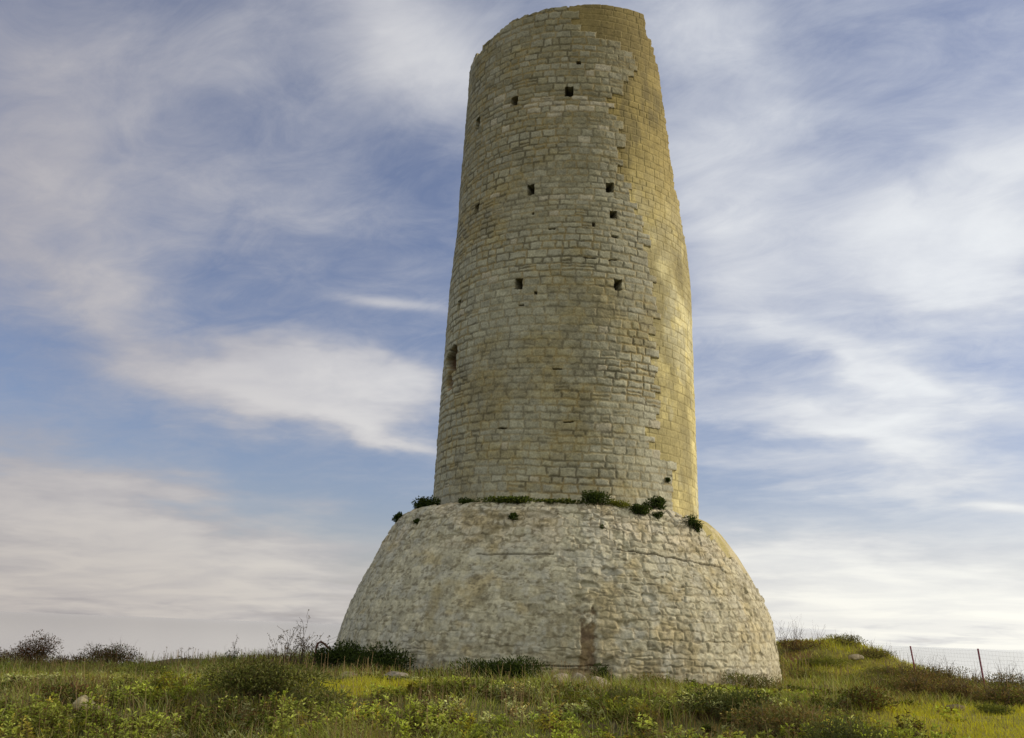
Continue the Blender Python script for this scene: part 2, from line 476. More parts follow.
def build_tower():
    root = empty('watch_tower', (TX, TY, float(ground(TX, TY))), 'tall round ruined stone watchtower on a flared base, its right side broken away', 'tower')
    off = np.array([TX, TY, 0.0]) - np.array(root.location)
    # ---------------- drum
    nz_ = 880
    P, Vv = np.meshgrid(phis, np.linspace(0, 1, nz_))
    rimj = np.interp(phis, RIMP, RIMZ)
    step = 0.10 * (np.floor(vnoise(phis * 0.16, 0.5, 0, 31) * 3) / 3 - 0.4) + 0.05 * (vnoise(phis * 0.7, 0.5, 0, 32) - 0.5)
    step = step + 0.16 * (vnoise(phis * 0.11, 2.5, 0, 33) > 0.72) * sm(-phis, 20, 45) * -1
    rimj = rimj + step * np.where(phis > 0, 0.35, 1.0)
    z0 = 3.95
    Z = z0 + Vv * (rimj[None, :] - z0)
    U = np.radians(P) * 3.08
    Rr = np.interp(Z, DZ, DR)
    X3, Y3 = np.sin(np.radians(P)) * 3.0, np.cos(np.radians(P)) * 3.0
    du, dv, rr, lu, lv, uc, vc = masonry(U, Z, 0.168, 0.26, 0.19, 0.42, 101, warp=0.055, jit=0.022, split=0.06)
    e = np.sqrt(np.minimum(du, 0.08) * np.minimum(dv, 0.08) + 1e-6)
    e = np.minimum(np.minimum(du, dv), e)
    jw = 0.030 + 0.030 * rr[..., 4]
    prof = sm(e, 0.0, jw)
    fill = fbm(X3 * 0.7, Y3 * 0.7, Z * 0.7, 41, 3)              # how much mortar is left in the joints
    jd = 0.011 + 0.016 * sm(fill, 0.38, 0.65)
    upper = sm(Z, 8, 14)
    h = prof * (jd * 0.65 + 0.010 * (rr[..., 0] - 0.4)) + prof * ((lu - 0.5) * (rr[..., 1] - 0.5) * 0.022 + (lv - 0.5) * (rr[..., 2] - 0.5) * 0.02)
    h = h * (1 - 0.30 * upper)
    h = h + 0.036 * (fbm(X3 * 6, Y3 * 6, Z * 6, 51, 4, 0.6) - 0.5) + 0.05 * (fbm(X3 * 1.1, Y3 * 1.1, Z * 1.1, 57, 2) - 0.5)
    # smooth inner ashlar laid bare where the facing has fallen
    cdu, cdv, crr, clu, clv, cuc, cvc = masonry(U, Z, 0.188, 0.20, 0.20, 0.42, 202, warp=0.02, jit=0.008, split=0.0)
    ce = np.minimum(cdu, cdv)
    ch = -0.042 + sm(ce, 0.0, 0.022) * 0.008 * (0.4 + 1.8 * fbm(X3, Y3, Z, 66, 2)) + 0.009 * (crr[..., 0] - 0.5) + 0.022 * (fbm(X3 * 4, Y3 * 4, Z * 4, 61, 4, 0.6) - 0.5)
    ch = ch - 0.035 * sm(fbm(X3 * 0.9, Y3 * 0.9, Z * 0.9, 63, 4), 0.55, 0.62) * sm(P, 60, 75)
    zF = np.array([a for a, b in FACING])
    pF = np.array([b for a, b in FACING])
    fphi = np.interp(vc, zF, pF)
    bphi = np.degrees(uc / 3.08)
    facing = (bphi < fphi) | (bphi > 168)
    facing &= ~((np.abs(P - 39.3) < 1.9) & (np.abs(Z - 6.54) < 0.17) & (bphi > 36))
    hh = np.where(facing, h, ch)
    r = Rr + hh
    # openings
    hole_id = np.zeros(P.shape, int)
    for i, (hp, hz, hw, hh_) in enumerate(HOLES):
        a = (P - hp) * np.pi / 180 * 3.0 + 0.03 * (vnoise(Z * 14, 0.3, 0, 300 + i) - 0.5)
        b = Z - hz + 0.04 * (vnoise(P * 0.7, 0.3, 0, 320 + i) - 0.5)
        m_ = (np.abs(a) < hw / 2) & (np.abs(b) < hh_ / 2)
        r = np.where(m_, r - (0.55 if hw > 0.12 else 0.15), r)
        hole_id[m_] = i + 1
    dark = np.zeros(P.shape)
    for i, (hp, hz, hw, hh_) in enumerate(CRACKS):
        a = (P - hp) * np.pi / 180 * 3.0
        b = Z - hz + 0.05 * (vnoise(P * 0.25, 0.3, 0, 340 + i) - 0.5)
        g = 1 - sm(np.maximum(np.abs(a) / (hw / 2), np.abs(b) / (hh_ / 2)), 0.6, 1.2)
        r = r - 0.10 * g
        dark = np.maximum(dark, g)
    # ragged cavity in the left flank
    a = (P + 66) * np.pi / 180 * 3.0
    cav = 1 - sm(np.hypot((a + 0.05) / 0.33, (Z - 7.80) / 0.32) + 1.0 * (fbm(P * 0.3, Z * 5, 0, 71, 3) - 0.5), 0.75, 1.05)
    cav2 = 1 - sm(np.hypot((a + 0.10) / 0.22, (Z - 7.30) / 0.32) + 1.0 * (fbm(P * 0.3, Z * 5, 0, 72, 3) - 0.5), 0.75, 1.05)
    r = r - (0.22 * cav + 0.12 * cav2) * (0.6 + 0.8 * fbm(P * 0.8, Z * 7, 0, 73, 3))
    # the broken side: everything right of a ragged upright cut is gone
    bz = np.array([q[0] for q in BREAK])
    bp_ = np.array([q[1] for q in BREAK])
    zq = np.round(Z / 0.20) * 0.20
    zb = 0.25 * Z + 0.75 * zq + 0.22 * (vnoise(Z * 3, 1.2, 0, 80) - 0.5)
    xe = np.interp(zb, bz, np.sin(np.radians(bp_)) * np.interp(bz, DZ, DR))
    xe = np.where(zb < 9.6, 9.0, xe)
    ydir = -np.cos(np.radians(P))                                # +1 at the back
    sp_ = np.sin(np.radians(P))
    # depth along the cut, measured from its front lip
    yl = -np.sqrt(np.maximum(2.95 ** 2 - np.minimum(xe, 2.9) ** 2, 0.0))
    rcut = np.where(sp_ > 0.05, xe / np.maximum(sp_, 0.05), 99.0)
    depth = np.clip(rcut * ydir - yl, 0, 6)
    xrough = 0.30 * (fbm(depth * 2.2, Z * 2.6, 0, 83, 4, 0.6) - 0.62) * sm(depth, 0.0, 0.5) - 0.05 * depth
    rcut = np.where(sp_ > 0.05, (xe + xrough + 0.10 * (fbm(P * 0.2, Z * 6, 0, 85, 3) - 0.5)) / np.maximum(sp_, 0.05), 99.0)
    cutm = (rcut < r)
    r = np.minimum(r, np.maximum(rcut, 0.5))
    # ---------------- colours (what the stone itself looks like, but holes and cracks set near black)
    v1 = fbm(X3 * 0.45, Y3 * 0.45, Z * 0.45, 91, 4)
    v2 = fbm(X3 * 1.6, Y3 * 1.6, Z * 2.4, 92, 4, 0.6)
    v3 = fbm(X3 * 5.0, Y3 * 5.0, Z * 5.0, 93, 3, 0.6)
    base = np.array([0.355, 0.345, 0.262])
    c = lerpc(np.broadcast_to(base, P.shape + (3,)), np.array([0.245, 0.226, 0.150]), 0.80 * upper + 0.18 * sm(Z, 12, 16))
    c = c * (0.84 + 0.28 * rr[..., 3:4]) * (0.66 + 0.68 * v3[..., None])
    c = lerpc(c, (0.34, 0.335, 0.275), 0.45 * (rr[..., 5] > 0.72))
    c = lerpc(c, (0.33, 0.265, 0.10), 0.45 * sm(v2 * 0.6 + v1 * 0.4, 0.50, 0.66))
    c = lerpc(c, (0.16, 0.14, 0.09), 0.45 * sm(v3 * 0.5 + v1 * 0.5, 0.52, 0.68))
    low_ = 1 - sm(Z, 4.5, 8.5)
    c = c * (1 + 0.06 * low_)[..., None]
    pale = (((vc > 13.45) & (vc < 14.02)) & (bphi > -52) & (bphi < 20) & (rr[..., 1] < 0.42)) | ((np.abs(vc - 11.35) < 0.1) & (rr[..., 1] < 0.45) & (bphi > -20) & (bphi < 16)) | (rr[..., 2] > 0.985)
    c = np.where(pale[..., None], c * 0.35 + np.array([0.47, 0.43, 0.34]) * 0.65, c)
    joint = (1 - prof) * np.where(e < 0.03, 1, 0.5)
    c = lerpc(c, lerpc(np.broadcast_to(np.array([0.25, 0.19, 0.08]), P.shape + (3,)), (0.07, 0.058, 0.032), sm(v3, 0.45, 0.62)), 0.80 * joint * (0.58 + 0.42 * sm(fill * 0.6 + v2 * 0.4, 0.42, 0.60)))
    # core
    cc = np.broadcast_to(np.array([0.50, 0.435, 0.205]), P.shape + (3,))
    cc = cc * (0.80 + 0.40 * crr[..., 3:4])
    cc = lerpc(cc, (0.56, 0.52, 0.32), 0.7 * sm(v1 * 0.5 + v3 * 0.5, 0.45, 0.62))
    cc = cc * (0.62 + 0.76 * fbm(X3 * 3.2, Y3 * 3.2, Z * 0.55, 96, 4, 0.6))[..., None]
    cc = lerpc(cc, (0.38, 0.36, 0.25), 0.6 * sm(fbm(X3 * 2.4, Y3 * 2.4, Z * 2.0, 97, 4, 0.6), 0.52, 0.64))
    cc = lerpc(cc, (0.29, 0.25, 0.12), 0.80 * sm(fbm(X3 * 1.2, Y3 * 1.2, Z * 0.7, 95, 4), 0.50, 0.66))
    cc = lerpc(cc, (0.30, 0.235, 0.09), 0.85 * sm(Z + 1.2 * (v1 - 0.5) * 2, 9.6, 13.2))
    cc = lerpc(cc, (0.16, 0.135, 0.07), 0.7 * sm(fbm(X3 * 1.8, Y3 * 1.8, Z * 0.9, 98, 4, 0.62), 0.52, 0.66) * sm(Z, 8, 12))
    cc = lerpc(cc, (0.19, 0.15, 0.065), 0.7 * sm(Z + 2 * (v2 - 0.5), 14.2, 16.2))
    cc = cc * (0.70 + 0.60 * fbm(X3 * 2.0, Y3 * 2.0, Z * 2.6, 99, 4, 0.6))[..., None]
    cc = lerpc(cc, (0.26, 0.215, 0.10), (0.30 + 0.40 * sm(v2, 0.40, 0.60)) * (1 - sm(ce, 0.003, 0.020)))
    rub = lerpc(np.broadcast_to(np.array([0.42, 0.34, 0.17]), P.shape + (3,)), (0.26, 0.20, 0.10), sm(v3, 0.4, 0.6))
    cc = np.where(cutm[..., None], rub, cc)
    col = np.where(facing[..., None] & ~cutm[..., None], c, cc)
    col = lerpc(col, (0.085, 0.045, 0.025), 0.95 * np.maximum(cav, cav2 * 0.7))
    col = lerpc(col, (0.46, 0.24, 0.08), 0.8 * cav2 * sm(v3, 0.45, 0.55))
    col = lerpc(col, (0.05, 0.042, 0.03), 0.85 * dark)
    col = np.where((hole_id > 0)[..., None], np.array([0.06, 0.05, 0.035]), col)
    pr = np.radians(P)
    V = np.stack([r * np.sin(pr), -r * np.cos(pr), Z], -1)
    # wall head and hollow inside
    rin1 = np.maximum(r[-1] - 0.35, 0.2)
    rin2 = np.maximum(np.minimum(r[-1] - 0.9, 2.0), 0.15)
    ztop = Z[-1]
    caps = []
    for rc_, zc in ((rin1, ztop - 0.02), (rin2, ztop - 0.05), (rin2 * 0.98, ztop - 3.0), (rin2 * 0.3, ztop * 0 + 12.8), (rin2 * 0.02, ztop * 0 + 12.8)):
        caps.append(np.stack([rc_ * np.sin(np.radians(phis)), -rc_ * np.cos(np.radians(phis)), zc], -1))
    V = np.concatenate([V, np.stack(caps, 0)], 0)
    col = np.concatenate([col, np.broadcast_to(np.array([0.25, 0.21, 0.12]), (5, len(phis), 3))], 0)
    nr = V.shape[0]
    idx = np.arange(nr * len(phis)).reshape(nr, -1)
    Q = np.stack([idx[:-1, :-1], idx[:-1, 1:], idx[1:, 1:], idx[1:, :-1]], -1)
    fm = np.ones((nr - 1, len(phis) - 1), int)                   # 1 = core, 0 = facing, 10+i = hole
    fac = facing & ~cutm
    fm[:nz_ - 1] = np.where(fac[:-1, :-1], 0, 1)
    hid = np.maximum(np.maximum(hole_id[:-1, :-1], hole_id[1:, 1:]), np.maximum(hole_id[:-1, 1:], hole_id[1:, :-1]))
    fm[:nz_ - 1] = np.where(hid > 0, 9 + hid, fm[:nz_ - 1])
    V = V.reshape(-1, 3) + off
    col = col.reshape(-1, 3)
    face_o = build_mesh('stone_facing', *[q for q in compact(V, Q[fm == 0], col)][:2], M_STONE, root, compact(V, Q[fm == 0], col)[2], True)
    face_o['label'] = 'grey rubble stone facing laid in rough courses'
    v_, f_, c_ = compact(V, Q[fm == 1], col)
    core_o = build_mesh('exposed_core', v_, f_, M_CORE, root, c_, True)
    core_o['label'] = 'smooth yellow lichened masonry laid bare on the right'
    for i in range(len(HOLES)):
        v_, f_, c_ = compact(V, Q[fm == 10 + i], col)
        build_mesh('putlog_hole', v_, f_, M_STONE, face_o, c_, True)

    # ---------------- flared base
    PL = np.array([(5.40, .30), (5.26, 1.08), (5.13, 1.65), (4.9, 2.3), (4.69, 2.77), (4.36, 3.41), (4.04, 4.00), (3.86, 4.15), (3.5, 4.22), (3.0, 4.30)])
    PR = np.array([(4.95, .30), (4.86, 1.3), (4.77, 2.01), (4.62, 2.45), (4.40, 2.96), (4.12, 3.42), (3.81, 3.80), (3.50, 4.08), (3.22, 4.24), (2.95, 4.33)])
    tt = np.linspace(0, 9, 460)
    cs = lambda A, k: np.interp(tt, np.arange(10), A[:, k])
    def smoothed(a):
        for _ in range(60):
            a = np.concatenate([[a[0]], (a[:-2] + 2 * a[1:-1] + a[2:]) / 4, [a[-1]]])
        return a
    lR, lZ, rR, rZ = smoothed(cs(PL, 0)), smoothed(cs(PL, 1)), smoothed(cs(PR, 0)), smoothed(cs(PR, 1))
    ww = sm(phis, 35, 80) * (1 - sm(phis, 130, 175))
    Rb = lR[:, None] * (1 - ww) + rR[:, None] * ww
    Zb = lZ[:, None] * (1 - ww) + rZ[:, None] * ww
    dR, dZ = np.gradient(Rb, axis=0), np.gradient(Zb, axis=0)
    ln = np.hypot(dR, dZ) + 1e-9
    nr_, nz2 = dZ / ln, -dR / ln
    P = np.broadcast_to(phis, Rb.shape)
    pr = np.radians(P)
    Vl = np.cumsum(ln, axis=0)
    U = pr * 4.7
    X3, Y3 = Rb * np.sin(pr), Rb * np.cos(pr)
    du, dv, rr, lu, lv, uc, vc = masonry(U, Vl, 0.172, 0.35, 0.14, 0.36, 404, warp=0.09, jit=0.050, split=0.10)
    e = np.sqrt(np.minimum(du, 0.10) * np.minimum(dv, 0.10) + 1e-6)
    e = np.minimum(np.minimum(du, dv), e)
    prof = sm(e, 0.0, 0.020 + 0.028 * rr[..., 4])
    fill = fbm(X3 * 0.5, Y3 * 0.5, Zb * 0.8, 411, 3)
    rough = np.clip(0.35 + 0.55 * sm(P + 14 * (fill - 0.5) * 2, -55, 55) + 0.7 * sm(Vl, 2.9, 3.6) + 0.8 * (fill - 0.5), 0.2, 1.3)   # plaster still fills the joints on the left
    h = rough * prof * (0.018 + 0.022 * (rr[..., 0] - 0.45)) + rough * prof * ((lu - 0.5) * (rr[..., 1] - 0.5) * 0.06 + (lv - 0.5) * (rr[..., 2] - 0.5) * 0.05)
    h = h + (0.042 + 0.028 * rough) * (fbm(X3 * 4.5, Y3 * 4.5, Zb * 4.5, 421, 4, 0.62) - 0.5) + 0.09 * (fbm(X3 * 0.9, Y3 * 0.9, Zb * 0.9, 427, 3) - 0.5) * 0.55
    lostr = (rr[..., 5] > 0.955) & (rough > 0.6)
    h = h - 0.05 * lostr * prof
    # core showing through at the right shoulder
    ez = [0.3, 2.0, 2.15, 2.53, 2.85, 3.25, 3.3, 3.75, 4.0, 4.1, 4.5]
    ep = [99, 84, 74, 67, 60, 53, 47, 43, 38, 33, 31]
    cphi = np.interp(Zb + 0.05 * np.sin(P * 0.8), ez, ep)
    core = (np.degrees(uc / 4.7) > cphi) & (np.degrees(uc / 4.7) < 150)
    ch = -0.05 + 0.02 * (fbm(X3 * 2.5, Y3 * 2.5, Zb * 2.5, 431, 4) - 0.5) + 0.006 * sm(e, 0, 0.02)
    # long cracks
    def crack(a0, a1, zc, dz, w_):
        zl = zc + (P - a0) * dz + 0.05 * (vnoise(P * 0.35, 0.7, 0, 440) - 0.5)
        return (1 - sm(np.abs(Zb - zl), w_ * 0.4, w_)) * ((P > a0) & (P < a1))
    ck = np.maximum(crack(10, 42, 3.22, -0.0065, 0.022), crack(-14, 6, 0.98, 0.004, 0.018))
    ck = np.maximum(ck, 0.8 * crack(-26, -6, 3.05, 0.002, 0.02))
    h = h - 0.045 * ck
    # patch where the face has dropped off, above the foot
    ra = (P - 1.7) * np.pi / 180 * 5.15
    rec = 1 - sm(np.maximum(np.abs(ra) / 0.16, np.abs(Zb - 1.42) / 0.50) + 1.6 * (fbm(X3 * 7.5, Y3 * 7.5, Zb * 6, 450, 4, 0.65) - 0.5), 0.70, 1.15)
    rec2 = 1 - sm(np.maximum(np.abs(ra + 0.05) / 0.52, np.abs(Zb - 0.86) / 0.12) + 0.3 * (fbm(P * 0.5, Zb * 5, 0, 452, 3) - 0.5), 0.85, 1.0)
    h = np.where(core, ch, h)
    h = h - 0.035 * rec - 0.025 * rec2 + 0.05 * rec * (fbm(X3 * 9, Y3 * 9, Zb * 9, 455, 3) - 0.5)
    ledge = sm(tt, 6.9, 7.6)[:, None]
    v1 = fbm(X3 * 0.6, Y3 * 0.6, Zb * 0.6, 461, 4)
    v2 = fbm(X3 * 1.8, Y3 * 1.8, Zb * 2.4, 462, 4, 0.6)
    v3 = fbm(X3 * 5.5, Y3 * 5.5, Zb * 5.5, 463, 3, 0.6)
    v4 = fbm(X3 * 3.0, Y3 * 3.0, Zb * 3.0, 464, 4, 0.6)
    c = np.broadcast_to(np.array([0.445, 0.422, 0.325]), P.shape + (3,)) * (0.80 + 0.36 * rr[..., 3:4]) * (0.64 + 0.72 * v3[..., None])
    c = lerpc(c, (0.40, 0.40, 0.37), 0.5 * sm(v4, 0.48, 0.62))
    c = lerpc(c, (0.56, 0.50, 0.40), 0.6 * sm(Zb, 2.9, 3.5) * sm(v2, 0.4, 0.6))
    c = lerpc(c, (0.42, 0.335, 0.165), 0.55 * sm(v2 * 0.7 + v1 * 0.3, 0.52, 0.66))
    c = lerpc(c, (0.50, 0.43, 0.26), 0.40 * sm(P, 5, 60))
    c = lerpc(c, (0.19, 0.165, 0.10), 0.62 * sm(v3 * 0.6 + v1 * 0.4, 0.53, 0.64))
    c = lerpc(c, (0.14, 0.12, 0.08), 0.60 * sm(fbm(X3 * 10, Y3 * 10, Zb * 14, 467, 3, 0.6), 0.58, 0.68))
    c = lerpc(c, (0.20, 0.165, 0.10), 0.50 * (1 - prof) * np.clip(rough, 0.35, 1))
    c = lerpc(c, (0.26, 0.21, 0.10), 0.45 * (1 - sm(np.hypot((P + 34) / 2.2, (Zb - 2.0) / 0.45) + 0.8 * (v4 - 0.5), 0.6, 1.2)))
    cc = lerpc(np.broadcast_to(np.array([0.34, 0.29, 0.12]), P.shape + (3,)), (0.46, 0.40, 0.25), sm(v4 * 0.6 + v1 * 0.4, 0.45, 0.6))
    cc = lerpc(cc, (0.44, 0.39, 0.28), 1 - sm(Zb, 2.4, 3.7))
    col = np.where(core[..., None], cc, c)
    col = lerpc(col, (0.30, 0.24, 0.15), 0.7 * ledge)
    col = lerpc(col, (0.075, 0.06, 0.04), 0.8 * ck)
    col = lerpc(col, lerpc(np.broadcast_to(np.array([0.20, 0.14, 0.07]), P.shape + (3,)), (0.10, 0.06, 0.035), sm(v3, 0.42, 0.6)), 0.85 * rec)
    col = lerpc(col, (0.27, 0.20, 0.11), 0.7 * rec2)
    rB = Rb + nr_ * h
    zB = Zb + nz2 * h
    V = np.stack([rB * np.sin(pr), -rB * np.cos(pr), zB], -1).reshape(-1, 3) + off
    idx = np.arange(V.shape[0]).reshape(P.shape)
    Q = np.stack([idx[:-1, :-1], idx[:-1, 1:], idx[1:, 1:], idx[1:, :-1]], -1)
    col = col.reshape(-1, 3)
    fc = core[:-1, :-1] & (ledge[:-1] < 0.9)
    fr = rec[:-1, :-1] > 0.5
    v_, f_, c_ = compact(V, Q[~fc & ~fr], col)
    bo = build_mesh('flared_base', v_, f_, M_BASE, root, c_, True)
    v_, f_, c_ = compact(V, Q[fc & ~fr], col)
    build_mesh('bare_shoulder', v_, f_, M_CORE, bo, c_, True)
    v_, f_, c_ = compact(V, Q[fr], col)
    build_mesh('fallen_patch', v_, f_, M_BASE, bo, c_, True)
    return root


build_tower()

PLp = np.array([(5.35, .4), (5.26, 1.08), (5.13, 1.65), (4.9, 2.3), (4.69, 2.77), (4.36, 3.41), (4.02, 4.02)])
PRp = np.array([(4.95, .4), (4.84, 1.49), (4.77, 2.01), (4.63, 2.42), (4.40, 2.96), (4.12, 3.42), (3.81, 3.82), (3.51, 4.12)])


def on_base(phi, z):
    ww = float(sm(np.array(phi, float), 35, 80))
    R = (1 - ww) * np.interp(z, PLp[:, 1], PLp[:, 0]) + ww * np.interp(z, PRp[:, 1], PRp[:, 0])
    return TX + R * math.sin(rad(phi)), TY - R * math.cos(rad(phi)), z


# ------------------------------------------------------------------ vegetation
def at(px, y):
    """ground x of the thing seen in column px at distance y"""
    return y * ((px - 512) / 983.0 + 0.0102) / 1.035


def unit(v):
    return v / (np.linalg.norm(v, axis=-1, keepdims=True) + 1e-9)


def leaves_mesh(C, D, L, Wd, rng, curl=0.25):
    """rhombic folded leaves: base C, direction D (unit), length L, width Wd -> V, F"""
    n = len(C)
    side = unit(np.cross(D, rng.normal(size=(n, 3)) * 0.6 + np.array([0, 0, 1.0])))
    nrm = np.cross(side, D)
    L = L[:, None]
    Wd = Wd[:, None]
    p0 = C
    p1 = C + D * L * 0.45 + side * Wd * 0.5 + nrm * Wd * 0.15
    p2 = C + D * L - nrm * L * curl
    p3 = C + D * L * 0.45 - side * Wd * 0.5 + nrm * Wd * 0.15
    V = np.stack([p0, p1, p2, p3], 1).reshape(-1, 3)
    F = np.arange(n * 4).reshape(n, 4)
    return V, F


def blades_mesh(B, H, Wd, lean, rng, seg=2):
    """grass blades: base B, height H, width, lean vector (xy)"""
    n = len(B)
    ang = rng.uniform(0, np.pi, n)
    s = np.stack([np.cos(ang), np.sin(ang), 0 * ang], -1) * Wd[:, None] * 0.5
    up = np.zeros((n, 3))
    up[:, 2] = H
    ln = np.zeros((n, 3))
    ln[:, :2] = lean
    m = B + up * 0.55 + ln * 0.3
    tip = B + up + ln
    V = np.stack([B - s, B + s, m + s * 0.8, m - s * 0.8, tip], 1)
    V = np.concatenate([V, tip[:, None] + s[:, None] * 0.15], 1).reshape(-1, 3)
    k = np.arange(n)[:, None] * 6
    F = np.concatenate([k + np.array([[0, 1, 2, 3]]), k + np.array([[3, 2, 5, 4]])], 1).reshape(-1, 4)
    return V, F


def tubes_mesh(A, B, ra, rb):
    """three-sided tapered sticks A->B"""
    n = len(A)
    d = unit(B - A)
    s = unit(np.cross(d, np.array([0.31, 0.23, 0.92])))
    q = np.cross(d, s)
    ring = []
    for k in range(3):
        a = 2 * math.pi * k / 3
        o = s * math.cos(a) + q * math.sin(a)
        ring.append((A + o * ra[:, None], B + o * rb[:, None]))
    V = np.stack([ring[0][0], ring[1][0], ring[2][0], ring[0][1], ring[1][1], ring[2][1]], 1).reshape(-1, 3)
    k = np.arange(n)[:, None] * 6
    F = np.concatenate([k + np.array([[0, 1, 4, 3]]), k + np.array([[1, 2, 5, 4]]), k + np.array([[2, 0, 3, 5]])], 1).reshape(-1, 4)
    return V, F


def in_tower(x, y, m=5.35):
    return np.hypot(x - TX, y - TY) < m - 0.3 * sm(x, TX + 3, TX + 5)


def scatter(n, rng, y0=7.0, y1=31.0, power=1.0, spread=0.62):
    y = y0 + (y1 - y0) * rng.random(n) ** power
    x = (rng.random(n) * 2 - 1) * spread * (y + 1.5)
    keep = ~in_tower(x, y)
    return x[keep], y[keep]


GREENS = np.array([[0.16, 0.19, 0.030], [0.20, 0.225, 0.055], [0.11, 0.14, 0.030], [0.25, 0.265, 0.13]])


def make_grass():
    rng = np.random.default_rng(11)
    x, y = scatter(260000, rng, 7.0, 31.5, 1.25)
    zone = veg_zone(x, y)
    n = len(x)
    keep = rng.random(n) < 0.60 + 0.40 * zone
    x, y, zone = x[keep], y[keep], zone[keep]
    n = len(x)
    patch = fbm(x * 0.55, y * 0.55, 0, 77, 3)
    hgt = (0.08 + 0.14 * sm(patch, 0.35, 0.65)) * (1 - zone) + (0.05 + 0.07 * patch) * zone
    H = hgt * rng.uniform(0.6, 1.5, n) * (1 + 0.8 * (vnoise(x * 2.2, y * 2.2, 0, 70) - 0.5))
    W = np.maximum(0.005, 0.00055 * y) * rng.uniform(0.7, 1.4, n)
    lean = rng.normal(size=(n, 2)) * 0.45 * H[:, None] + np.array([-0.10, 0.02]) * H[:, None]
    B = np.stack([x, y, ground(x, y) - 0.01], -1)
    V, F = blades_mesh(B, H, W, lean, rng)
    c = GREENS[rng.integers(0, 4, n)] * rng.uniform(1.1, 1.8, (n, 1))
    yel = np.array([0.47, 0.46, 0.030])
    c = c * (1 - 0.75 * zone[:, None]) + yel * rng.uniform(0.8, 1.2, (n, 1)) * 0.75 * zone[:, None]
    p2 = fbm(x * 0.9, y * 0.9, 0, 79, 3)
    dry = (rng.random(n) < 0.14 + 0.50 * sm(p2, 0.5, 0.65) * (1 - zone))
    c[dry] = np.array([0.24, 0.175, 0.085]) * rng.uniform(0.6, 1.2, (dry.sum(), 1))
    o = build_mesh('grass', V, F, M_GRASS, col=np.repeat(c, 6, 0))
    tag(o, 'uneven green grass covering the headland around the tower', 'grass', kind='stuff')


def make_ground_cover():
    rng = np.random.default_rng(12)
    px, py = scatter(8600, rng, 7.0, 25.0, 1.3)
    zone = veg_zone(px, py)
    cl = fbm(px * 0.7, py * 0.7, 0, 87, 3)
    keep = (rng.random(len(px)) > zone * 0.97) & (rng.random(len(px)) < 0.10 + 1.3 * sm(cl, 0.38, 0.60)) & (py < 19 + 6 * (np.abs(px - TX) > 6))
    px, py, cl = px[keep], py[keep], cl[keep]
    n = len(px)
    rad_ = rng.uniform(0.10, 0.24, n) * (0.8 + 0.5 * sm(cl, 0.4, 0.6))
    hgt = rng.uniform(0.13, 0.33, n) * (0.75 + 0.5 * sm(cl, 0.4, 0.6)) * (1 - 0.72 * sm(py, 12.5, 16.5))
    C, D, L, W, col = [], [], [], [], []
    A, B = [], []
    pz = ground(px, py)
    fam = np.clip(np.floor((fbm(px * 0.75, py * 0.75, 0, 88, 3) - 0.28) / 0.44 * 4 + rng.normal(size=n) * 0.6), 0, 3)
    tint = (0.40 + 1.15 * sm(fbm(px * 1.5, py * 1.5, 0, 89, 3), 0.30, 0.68))[:, None] * rng.uniform(0.65, 1.15, (n, 1)) * np.where(rng.random((n, 1)) < 0.16, np.array([[0.95, 0.74, 0.60]]), np.array([[1.0, 1.0, 1.0]]))
    for i in range(n):
        ns = rng.integers(6, 13)
        for s in range(ns):
            a, q = rng.uniform(0, 6.283), math.sqrt(rng.random())
            top = np.array([px[i] + rad_[i] * q * math.cos(a), py[i] + rad_[i] * q * math.sin(a), pz[i] + hgt[i] * (1 - 0.5 * q * q) * rng.uniform(0.7, 1.12)])
            foot = np.array([px[i] + 0.35 * rad_[i] * q * math.cos(a), py[i] + 0.35 * rad_[i] * q * math.sin(a), pz[i] - 0.02])
            A.append(foot)
            B.append(top)
            nl = int(rng.integers(9, 15) * (1.0 if py[i] < 14 else 0.7))
            f = rng.random(nl) ** 0.55
            ang = rng.uniform(0, 6.283, nl)
            upw = 0.15 + 0.9 * f ** 3
            d = unit(np.stack([np.cos(ang), np.sin(ang), upw + rng.normal(size=nl) * 0.2], -1))
            C.append(foot + (top - foot) * (0.25 + 0.75 * f[:, None]))
            D.append(d)
            ll = rng.uniform(0.028, 0.068, nl) * (1.15 - 0.3 * f) * max(1.0, py[i] / 13)
            L.append(ll)
            W.append(ll * rng.uniform(0.32, 0.5, nl))
            cb = GREENS[int(fam[i]) % 4] * 1.32
            old = np.array([0.10, 0.055, 0.028])
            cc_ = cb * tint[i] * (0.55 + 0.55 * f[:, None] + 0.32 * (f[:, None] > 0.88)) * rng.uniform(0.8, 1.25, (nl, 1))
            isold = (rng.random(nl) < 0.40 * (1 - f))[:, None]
            col.append(np.where(isold, old, cc_))
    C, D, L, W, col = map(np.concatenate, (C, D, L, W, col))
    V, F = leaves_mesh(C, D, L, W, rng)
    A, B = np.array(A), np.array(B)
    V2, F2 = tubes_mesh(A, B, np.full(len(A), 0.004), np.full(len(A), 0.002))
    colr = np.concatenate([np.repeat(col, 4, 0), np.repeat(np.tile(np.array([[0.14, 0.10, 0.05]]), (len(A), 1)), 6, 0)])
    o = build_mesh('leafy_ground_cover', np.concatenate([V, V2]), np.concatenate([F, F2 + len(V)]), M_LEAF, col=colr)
    tag(o, 'dense low leafy herbs filling the foreground below the tower', 'ground cover', kind='stuff')


